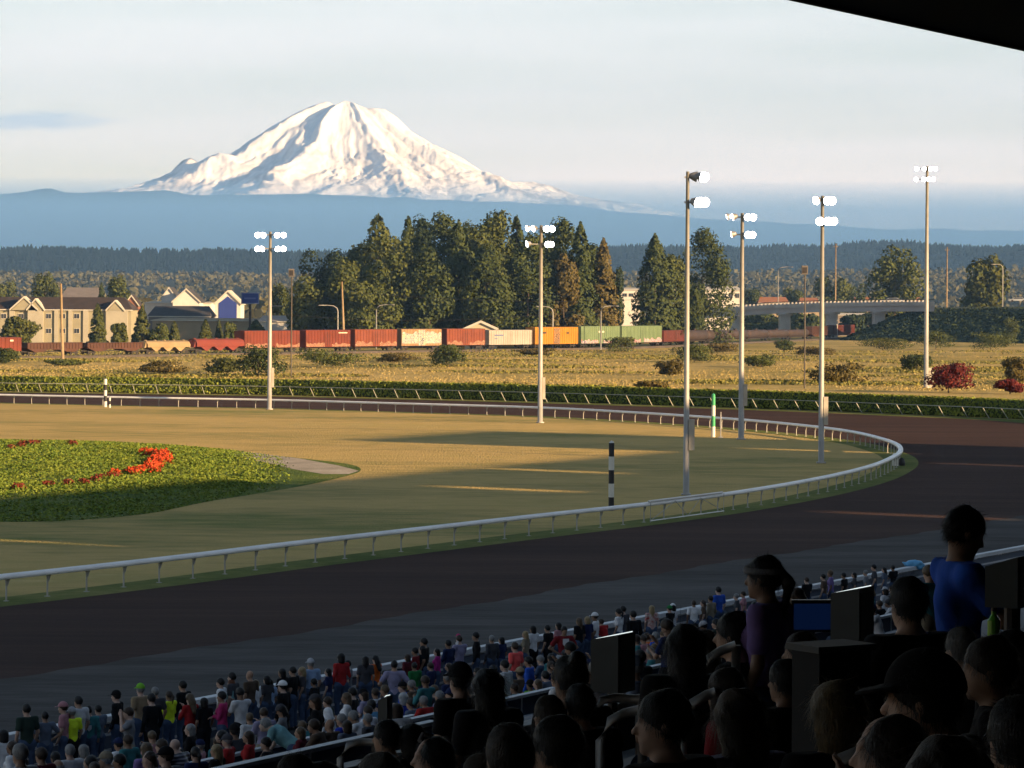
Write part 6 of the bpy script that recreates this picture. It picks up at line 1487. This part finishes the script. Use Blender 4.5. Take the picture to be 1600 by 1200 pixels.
# -------- the nearer rows, seen from behind as dark shapes
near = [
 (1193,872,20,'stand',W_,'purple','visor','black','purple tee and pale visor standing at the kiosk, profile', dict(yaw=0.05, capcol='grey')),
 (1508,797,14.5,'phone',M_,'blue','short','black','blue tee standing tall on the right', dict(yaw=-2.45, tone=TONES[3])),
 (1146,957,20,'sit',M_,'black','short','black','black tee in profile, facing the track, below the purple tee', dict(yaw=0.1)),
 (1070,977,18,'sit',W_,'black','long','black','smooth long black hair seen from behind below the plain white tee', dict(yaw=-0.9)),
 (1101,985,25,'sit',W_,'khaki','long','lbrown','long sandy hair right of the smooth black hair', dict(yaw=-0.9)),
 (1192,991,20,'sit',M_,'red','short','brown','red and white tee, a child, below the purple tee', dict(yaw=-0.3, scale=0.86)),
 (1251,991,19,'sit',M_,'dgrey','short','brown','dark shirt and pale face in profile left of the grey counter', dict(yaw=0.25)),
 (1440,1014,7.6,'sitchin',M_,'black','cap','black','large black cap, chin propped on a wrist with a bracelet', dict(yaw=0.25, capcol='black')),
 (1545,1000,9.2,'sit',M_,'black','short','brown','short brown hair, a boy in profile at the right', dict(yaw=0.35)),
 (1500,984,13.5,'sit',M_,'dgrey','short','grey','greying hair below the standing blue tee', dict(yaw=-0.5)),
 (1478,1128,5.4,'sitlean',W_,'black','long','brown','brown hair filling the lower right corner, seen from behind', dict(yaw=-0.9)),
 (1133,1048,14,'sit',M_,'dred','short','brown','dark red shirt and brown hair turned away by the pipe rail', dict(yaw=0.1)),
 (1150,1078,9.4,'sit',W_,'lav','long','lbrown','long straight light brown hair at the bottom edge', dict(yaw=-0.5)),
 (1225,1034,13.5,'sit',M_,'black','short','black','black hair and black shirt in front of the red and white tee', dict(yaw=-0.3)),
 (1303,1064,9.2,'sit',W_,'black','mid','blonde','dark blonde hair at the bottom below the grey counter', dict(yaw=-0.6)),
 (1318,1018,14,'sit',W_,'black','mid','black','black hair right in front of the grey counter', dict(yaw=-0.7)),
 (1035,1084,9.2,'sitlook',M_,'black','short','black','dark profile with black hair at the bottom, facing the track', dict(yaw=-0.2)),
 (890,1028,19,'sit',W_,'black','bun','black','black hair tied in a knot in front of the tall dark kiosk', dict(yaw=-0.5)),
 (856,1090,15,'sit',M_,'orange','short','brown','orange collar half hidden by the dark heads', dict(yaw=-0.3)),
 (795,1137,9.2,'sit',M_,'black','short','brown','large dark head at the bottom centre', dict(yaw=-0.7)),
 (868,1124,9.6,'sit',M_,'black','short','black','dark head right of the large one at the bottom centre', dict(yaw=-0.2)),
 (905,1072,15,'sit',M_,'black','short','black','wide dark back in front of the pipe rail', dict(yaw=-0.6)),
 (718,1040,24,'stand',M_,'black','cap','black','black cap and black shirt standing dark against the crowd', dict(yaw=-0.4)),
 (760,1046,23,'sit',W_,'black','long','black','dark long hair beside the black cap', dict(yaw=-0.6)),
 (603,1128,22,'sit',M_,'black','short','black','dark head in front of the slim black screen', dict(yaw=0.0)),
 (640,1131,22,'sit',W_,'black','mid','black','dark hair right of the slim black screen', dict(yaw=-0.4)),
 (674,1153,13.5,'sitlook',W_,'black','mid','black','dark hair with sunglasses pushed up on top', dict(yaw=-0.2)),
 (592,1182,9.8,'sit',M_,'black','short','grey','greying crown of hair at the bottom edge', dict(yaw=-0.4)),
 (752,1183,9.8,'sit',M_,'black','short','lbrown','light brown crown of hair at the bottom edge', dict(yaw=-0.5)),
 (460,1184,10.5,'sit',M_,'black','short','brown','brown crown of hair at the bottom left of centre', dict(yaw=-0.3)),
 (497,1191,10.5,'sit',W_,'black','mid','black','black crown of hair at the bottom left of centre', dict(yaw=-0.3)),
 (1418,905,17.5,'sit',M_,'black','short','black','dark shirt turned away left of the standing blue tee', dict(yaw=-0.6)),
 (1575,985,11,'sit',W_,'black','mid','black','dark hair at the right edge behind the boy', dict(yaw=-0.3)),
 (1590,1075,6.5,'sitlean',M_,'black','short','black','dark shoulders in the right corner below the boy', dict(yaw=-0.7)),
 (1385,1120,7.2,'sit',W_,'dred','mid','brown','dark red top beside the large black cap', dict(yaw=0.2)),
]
for row in near:
    px, py, d, pose, fem, top, hair, hcol, desc = row[:9]; kw = dict(row[9]) if len(row) > 9 else {}
    if d < 16: d *= 1.22
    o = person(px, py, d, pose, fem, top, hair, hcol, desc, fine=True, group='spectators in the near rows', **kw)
    if 'bracelet' in desc:
        J = pose_joints('sitchin', False); a, b = Vector(J['ell']), Vector(J['wrl']); dd = (b-a).normalized(); mb = MB(); mb.tube([b - dd*0.05, b - dd*0.015], 0.038, 12); mb.build('bracelet', mat('silver', (0.6,0.6,0.6), 0.3, 0.8), o)
    if 'sunglasses pushed' in desc:
        J = pose_joints('sitlook', True); h = Vector(J['hed']); mb = MB(); mb.tube([h + Vector((-0.08,0.02,0.11)), h + Vector((0.0,0.07,0.135)), h + Vector((0.08,0.02,0.11))], 0.014, 6); mb.build('sunglasses', mat('shiny_plastic', (0.3,0.3,0.32), 0.1, spec=0.8), o)
FILL = []
FC = dict(black='a black top', dgrey='a charcoal top', navy='a navy top', slate='a slate blue top', brown='a brown top', dgreen='a dark green top', grey='a grey top', maroon='a maroon top', denim='a denim shirt', lav='a lavender top', offwhite='an off white top', white='a white top', red='a red top', blue='a blue top', teal='a teal top', rose='a dusty pink top')
def fill_crowd():
    """dimly seen people in the remaining seats and along the fence"""
    rng = random.Random(33); heads = [(px, py, (o.location.y)) for (o, _, px, py, _) in PEOPLE]; spots = [o.location.copy() for (o, *_r) in PEOPLE]; made = 0
    cand = []
    for r in range(12, 46):
        v = (r + 0.5)*0.9
        for k in range(150):
            u = 20 + 0.8*k + rng.uniform(-0.3, 0.3); cand.append((u, v))
    rng.shuffle(cand)
    for (u, v) in cand:
        if made >= 215: break
        stand_ = v > 41.5 or (v > 16 and rng.random() < 0.55); p = UV(u, v); kk = max(0, int((42.0 - v)//0.9)); fl = 0.02 if v > 42 else 0.216*(kk + 0.5)
        px, py = to_pix((p.x, p.y, fl + (1.72 if stand_ else 1.32)))
        if not (-5 < px < 1480) or py > 1196 or py < 880 or p.y < 30: continue
        if any((q.xy - p.xy).length < 0.52 for q in spots): continue
        w = 0.22*FPX/p.y
        if any(abs(a - px) < w*0.75 + 2 and ((d > p.y and py < b + 7) or (d <= p.y and abs(b - py) < 9)) for (a, b, d) in heads): continue
        pose = rng.choice(['stand','stand','fold','phone','hips']) if stand_ else rng.choice(['sit','sit','sitlean','sitlook']); fem = rng.random() < 0.45
        top = rng.choice(list(FC) + ['white', 'offwhite', 'red', 'blue', 'white', 'rose', 'lav', 'teal']); o = person(px, py, p.y, pose, fem, top, rng.choice(['short','short','mid','cap','long'] if fem else ['short','short','cap','short']), rng.choice(['black','brown','brown','lbrown','grey']), top, sleeve=rng.choice(['short','long']), legs=rng.choice(['black','denim','dgrey','khaki']), capcol=rng.choice(['black','dgrey','navy','lgrey']), group='dimly seen spectators in muted clothes')
        o['shirt_word'] = FC[top]; o['group'] = 'dimly seen spectators in plain clothes'; FILL.append((o, stand_, px, py))
        heads.append((px, py, p.y)); spots.append(o.location.copy()); made += 1; PEOPLE.pop()
fill_crowd()
for (o, desc, px, py, label) in PEOPLE:
    o['label'] = desc if desc.startswith('small child') else 'spectator with ' + desc
used = set()
for (o, stand_, px, py) in FILL:
    c = o['shirt_word']
    near_ = sorted(PEOPLE, key=lambda q: math.hypot(q[2]-px, (q[3]-py)*1.3)); text = None
    for q in near_[:8]:
        dx_, dy_ = px - q[2], py - q[3]; rel = ('left of' if dx_ < 0 else 'right of') if abs(dx_) > abs(dy_) else ('below' if dy_ > 0 else 'just behind')
        short = ' '.join(q[1].replace(',', '').split()[:5])
        while short.split()[-1] in ('and','with','the','a','of','at','by','in','to','over','on','behind','below','above','left','right','beside','seen','partly','half','just','under','from','its','very'): short = ' '.join(short.split()[:-1])
        text = f"{'standing' if stand_ else 'seated'} spectator in {c} {rel} the {short}"
        if text not in used: break
    used.add(text); o['label'] = text; del o['shirt_word']

# ------------------------------------------------------------------ fence, benches, rails, kiosks in the stand
FENCE_W = mat('fence_white', (0.55, 0.56, 0.58), 0.6, noise=(0.8, 0.2))
def track_fence():
    root = empty('track_fence', UV(60, 47.6)); tag(root, 'low white fence between the crowd and the track', 'fence')
    mb = MB(); mb.box((-10, 47.45, 1.02), (190, 47.75, 1.16), TF); place(mb.build('top_rail', FENCE_W), root)
    for z in (0.25, 0.65):
        mb = MB(); mb.box((-10, 47.57, z), (190, 47.63, z+0.07), TF); place(mb.build('rail', FENCE_W), root)
    mb = MB(); mb.box((-10, 47.58, 0.05), (190, 47.60, 0.95), TF); place(mb.build('mesh_panel', mat('fence_panel', (0.10,0.12,0.16), 0.8)), root)
    pm = MB(); pm.box((-0.05,-0.05,0),(0.05,0.05,1.018)); me = pm.mesh('post'); me.materials.append(FENCE_W)
    for k in range(67):
        o = link('post', me); o.location = UV(-9 + 3*k, 47.68); o.rotation_euler.z = math.atan2(T.y, T.x); place(o, root)
track_fence()
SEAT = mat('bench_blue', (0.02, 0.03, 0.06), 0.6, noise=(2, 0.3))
def benches():
    tens = ['first','second','third','fourth','fifth','sixth','seventh','eighth','ninth','tenth','eleventh','twelfth','thirteenth','fourteenth','fifteenth','sixteenth','seventeenth','eighteenth','nineteenth','twentieth']
    tens += ['twenty ' + w for w in tens[:9]] + ['thirtieth'] + ['thirty ' + w for w in tens[:9]] + ['fortieth', 'forty first', 'forty second']
    for r in range(0, 42):
        v = (r + 0.5)*0.9 - 0.05; k = max(0, int((42.0 - v)//0.9)); fl = 0.24*0.9*(k + 0.5)
        if v > 38: break
        u0, u1 = max(2.0, 3 + v*0.2), 26 + v*2.0
        root = empty('bench', UV(u0, v, fl), math.atan2(T.y, T.x)); tag(root, f'dark blue bench along the {tens[41-r]} row up from the track fence', 'bench', 'rows of benches in the stand')
        mb = MB(); mb.box((0,-0.17,0.42),(u1-u0,0.17,0.47)); mb.build('seat', SEAT, root)
        for s in range(int((u1-u0)//3)+1):
            q = MB(); q.box((s*3.0,-0.12,0.005),(s*3.0+0.06,0.12,0.42)); q.build('leg', WHEEL, root)
benches()
PIPE = mat('pipe_grey', (0.20, 0.20, 0.20), 0.45, 0.3)
def partition(u0, u1, v, label):
    k = max(0, int((42.0 - v)//0.9)); fl = 0.24*0.9*(k + 0.5); root = empty('box_partition', UV(u0, v, fl), math.atan2(T.y, T.x)); tag(root, label, 'partition', 'low partitions between the seating boxes')
    mb = MB(); mb.box((0,-0.03,0.05),(u1-u0,0.03,0.92)); mb.build('panel', mat('partition_panel', (0.03,0.045,0.09), 0.7), root)
    mb = MB(); mb.box((-0.03,-0.08,0.922),(u1-u0+0.03,0.08,0.98)); mb.build('top_rail', FENCE_W, root)
    for s in range(int((u1-u0)//2.5)+1):
        q = MB(); q.box((s*2.5,-0.045,0),(s*2.5+0.05,0.045,0.92)); q.build('post', FENCE_W, root)
partition(36, 62, 36.2, 'low navy partition with a white top edge at the bottom left of the crowd')
partition(52, 84, 30.8, 'low navy partition with a white top edge in the middle of the crowd')
partition(30, 41, 23.6, 'low navy partition with a white top edge below the royal blue shirt')
partition(74, 110, 27.2, 'low navy partition behind the open black jacket')
partition(20, 30, 12.8, 'short navy partition below the tall dark kiosk')
def pipe_rail(pix, d, label, drop=0.9):
    P = [D(x, y, dd) for (x, y), dd in zip(pix, d if isinstance(d, (list, tuple)) else [d]*len(pix))]; root = empty('pipe_railing', (P[0].x, P[0].y, P[0].z - drop)); tag(root, label, 'railing', 'grey pipe railings in the stand')
    o0 = Vector(root.location); mb = MB()
    mb.tube([P[0]-o0 + Vector((0,0,-drop)), P[0]-o0 + Vector((0,0,-0.12)), P[0]-o0 + (P[1]-P[0]).normalized()*0.06 + Vector((0,0,-0.02))] + [p-o0 + ((P[1]-P[0]).normalized()*0.14 if i == 0 else Vector((0,0,0))) for i, p in enumerate(P)], 0.028, 10); mb.build('handrail', PIPE, root, True)
    q = MB(); q.tube([P[-1]-o0, P[-1]-o0 - Vector((0,0,drop))], 0.028, 10); q.build('post', PIPE, root, True)
    q = MB(); q.tube([P[0]-o0 - Vector((0,0,drop*0.5)), P[-1]-o0 - Vector((0,0,drop*0.5))], 0.02, 8); q.build('middle_bar', PIPE, root, True)
pipe_rail([(532,1160),(586,1160)], 24, 'curved grey pipe railing left of the slim black screen')
pipe_rail([(925,1088),(1000,1093)], 19, 'grey pipe railing in front of the tall dark kiosk')
pipe_rail([(938,1124),(1004,1108)], 18, 'slanting grey pipe railing below the one at the tall kiosk')
pipe_rail([(1066,1098),(1118,1082)], 17, 'grey pipe railing left of the brown haired head')
pipe_rail([(1092,1030),(1150,1008)], 19, 'grey pipe railing behind the profile in black')
pipe_rail([(1290,1182),(1415,1164)], 11, 'thick grey pipe railing at the bottom right')
KIOSK = mat('kiosk_grey', (0.045, 0.055, 0.058), 0.5, noise=(3, 0.2)); KIOSK_D = mat('kiosk_black', (0.012,0.012,0.014), 0.4); SCREEN_RIM = mat('screen_glow', (0.6,0.65,0.65), 0.3, emit=((0.75,0.85,0.85), 0.35)); BLUE_SCREEN = mat('blue_screen', (0.01,0.02,0.06), 0.3, emit=((0.02,0.08,0.35), 0.018))
def kiosk(px, top, d, w, h, dep, label, rz=0.0, rim=True):
    p = D(px, top, d); v = p.dot(N); k = max(0, int((42.0 - v)//0.9)); fl = 0.24*0.9*(k + 0.5); root = empty('display_kiosk', (p.x, p.y, fl), FACE + rz); tag(root, label, 'kiosk', 'display kiosks in the stand'); zt = p.z - fl
    # housing, screen faces back to the seats behind (-y)
    mb = MB(); mb.prism([(-dep/2, zt-h), (dep/2, zt-h), (dep/2, zt-0.05), (-dep/2, zt)], -w/2, w/2, Matrix(((0,1,0,0),(1,0,0,0),(0,0,1,0),(0,0,0,1)))); mb.build('housing', KIOSK, root)
    mb = MB(); mb.box((-w/2+0.02,-dep/2-0.008,zt-h+0.03),(w/2-0.02,-dep/2-0.001,zt-0.04)); mb.build('screen', KIOSK_D, root)
    if rim:
        mb = MB(); mb.add([(-w/2+.01,-dep/2+.02,zt+.004),(w/2-.01,-dep/2+.02,zt+.004),(w/2-.01,dep/2-.04,zt-.040),(-w/2+.01,dep/2-.04,zt-.040),(-w/2+.01,-dep/2+.02,zt-.01),(w/2-.01,-dep/2+.02,zt-.01),(w/2-.01,dep/2-.04,zt-.06),(-w/2+.01,dep/2-.04,zt-.06)],[(0,1,2,3),(4,7,6,5),(0,4,5,1),(2,6,7,3),(1,5,6,2),(3,7,4,0)]); mb.build('top_light', SCREEN_RIM, root)
    mb = MB(); mb.tube([(0,0,0.02),(0,0,zt-h)], 0.04, 10); mb.build('stand', KIOSK_D, root); mb = MB(); mb.box((-0.2,-0.2,0),(0.2,0.2,0.03)); mb.build('base', KIOSK_D, root)
kiosk(958, 988, 25, 0.30, 0.46, 0.24, 'tall dark kiosk with a pale lit top in the middle of the stand')
kiosk(1332, 916, 25, 0.30, 0.42, 0.24, 'large dark kiosk with a pale lit top on the right')
kiosk(602, 1086, 30, 0.10, 0.30, 0.10, 'slim black screen with a bright top edge', rim=True)
kiosk(1582, 866, 15, 0.30, 0.24, 0.16, 'black box shaped screen at the right edge', rim=False)
p = D(1268, 937, 26); root = empty('wide_monitor', (p.x, p.y, p.z - 1.2), 0.1); mb = MB(); mb.box((-0.17,-0.03,0.94),(0.17,0.03,1.2)); mb.build('case', KIOSK_D, root); mb = MB(); mb.box((-0.15,-0.036,0.96),(0.15,-0.031,1.17)); mb.build('screen', BLUE_SCREEN, root); mb = MB(); mb.tube([(0,0,-0.6),(0,0,0.94)], 0.03, 8); mb.build('stand', KIOSK_D, root)
tag(root, 'wide monitor showing a dim blue screen beside the purple tee', 'monitor')
p = D(1300, 1005, 15); v = p.dot(N); fl = floor_z(v); root = empty('counter', (p.x, p.y, fl), math.atan2(T.y, T.x)+math.pi*0.9-math.pi*0.5-0.2); zt = p.z - fl
mb = MB(); mb.box((-0.12,-0.17,zt-0.03),(0.13,0.17,zt)); mb.build('counter_top', mat('counter_grey', (0.045,0.045,0.045), 0.6), root); mb = MB(); mb.box((-0.10,-0.15,0),(0.11,0.15,zt-0.032)); mb.build('cabinet', mat('counter_body', (0.006,0.006,0.007), 0.8), root)
tag(root, 'grey counter with rounded top in front of the large kiosk', 'counter')
_dx, _ = ray(1427, 884); p = D(1427, 884, 47.6/(_dx*N.x + N.y)); 
F = Field((-0.6,-0.3,-0.3),(0.6,0.3,0.3),0.05); F.ell((0,0,0),(0.42,0.16,0.15),None,0.05); F.ell((0.25,0,-0.12),(0.18,0.12,0.14),None,0.06); F.f = F.f + 0.03*np.sin(F.X*17)*np.sin(F.Z*23)
me = F.mesh('bag', [mat('blue_plastic', (0.12,0.36,0.60), 0.35)]); o = link('bag', me); o.location = (p.x, p.y, 1.26); tag(o, 'light blue plastic bag lying on the white fence', 'bag')
p = D(1553, 955, 14); root = empty('bottle', (p.x, p.y, p.z-0.16)); mb = MB(); mb.lathe([(0.025,0),(0.028,0.02),(0.028,0.12),(0.012,0.145),(0.012,0.16)], 12); mb.build('bottle_body', mat('green_bottle', (0.10,0.35,0.03), 0.25, spec=0.5), root); mb = MB(); mb.lathe([(0.014,0.161),(0.014,0.175)], 10); mb.build('bottle_cap', KIOSK_D, root)
tag(root, 'bright green drinks bottle beside the standing blue tee', 'bottle')
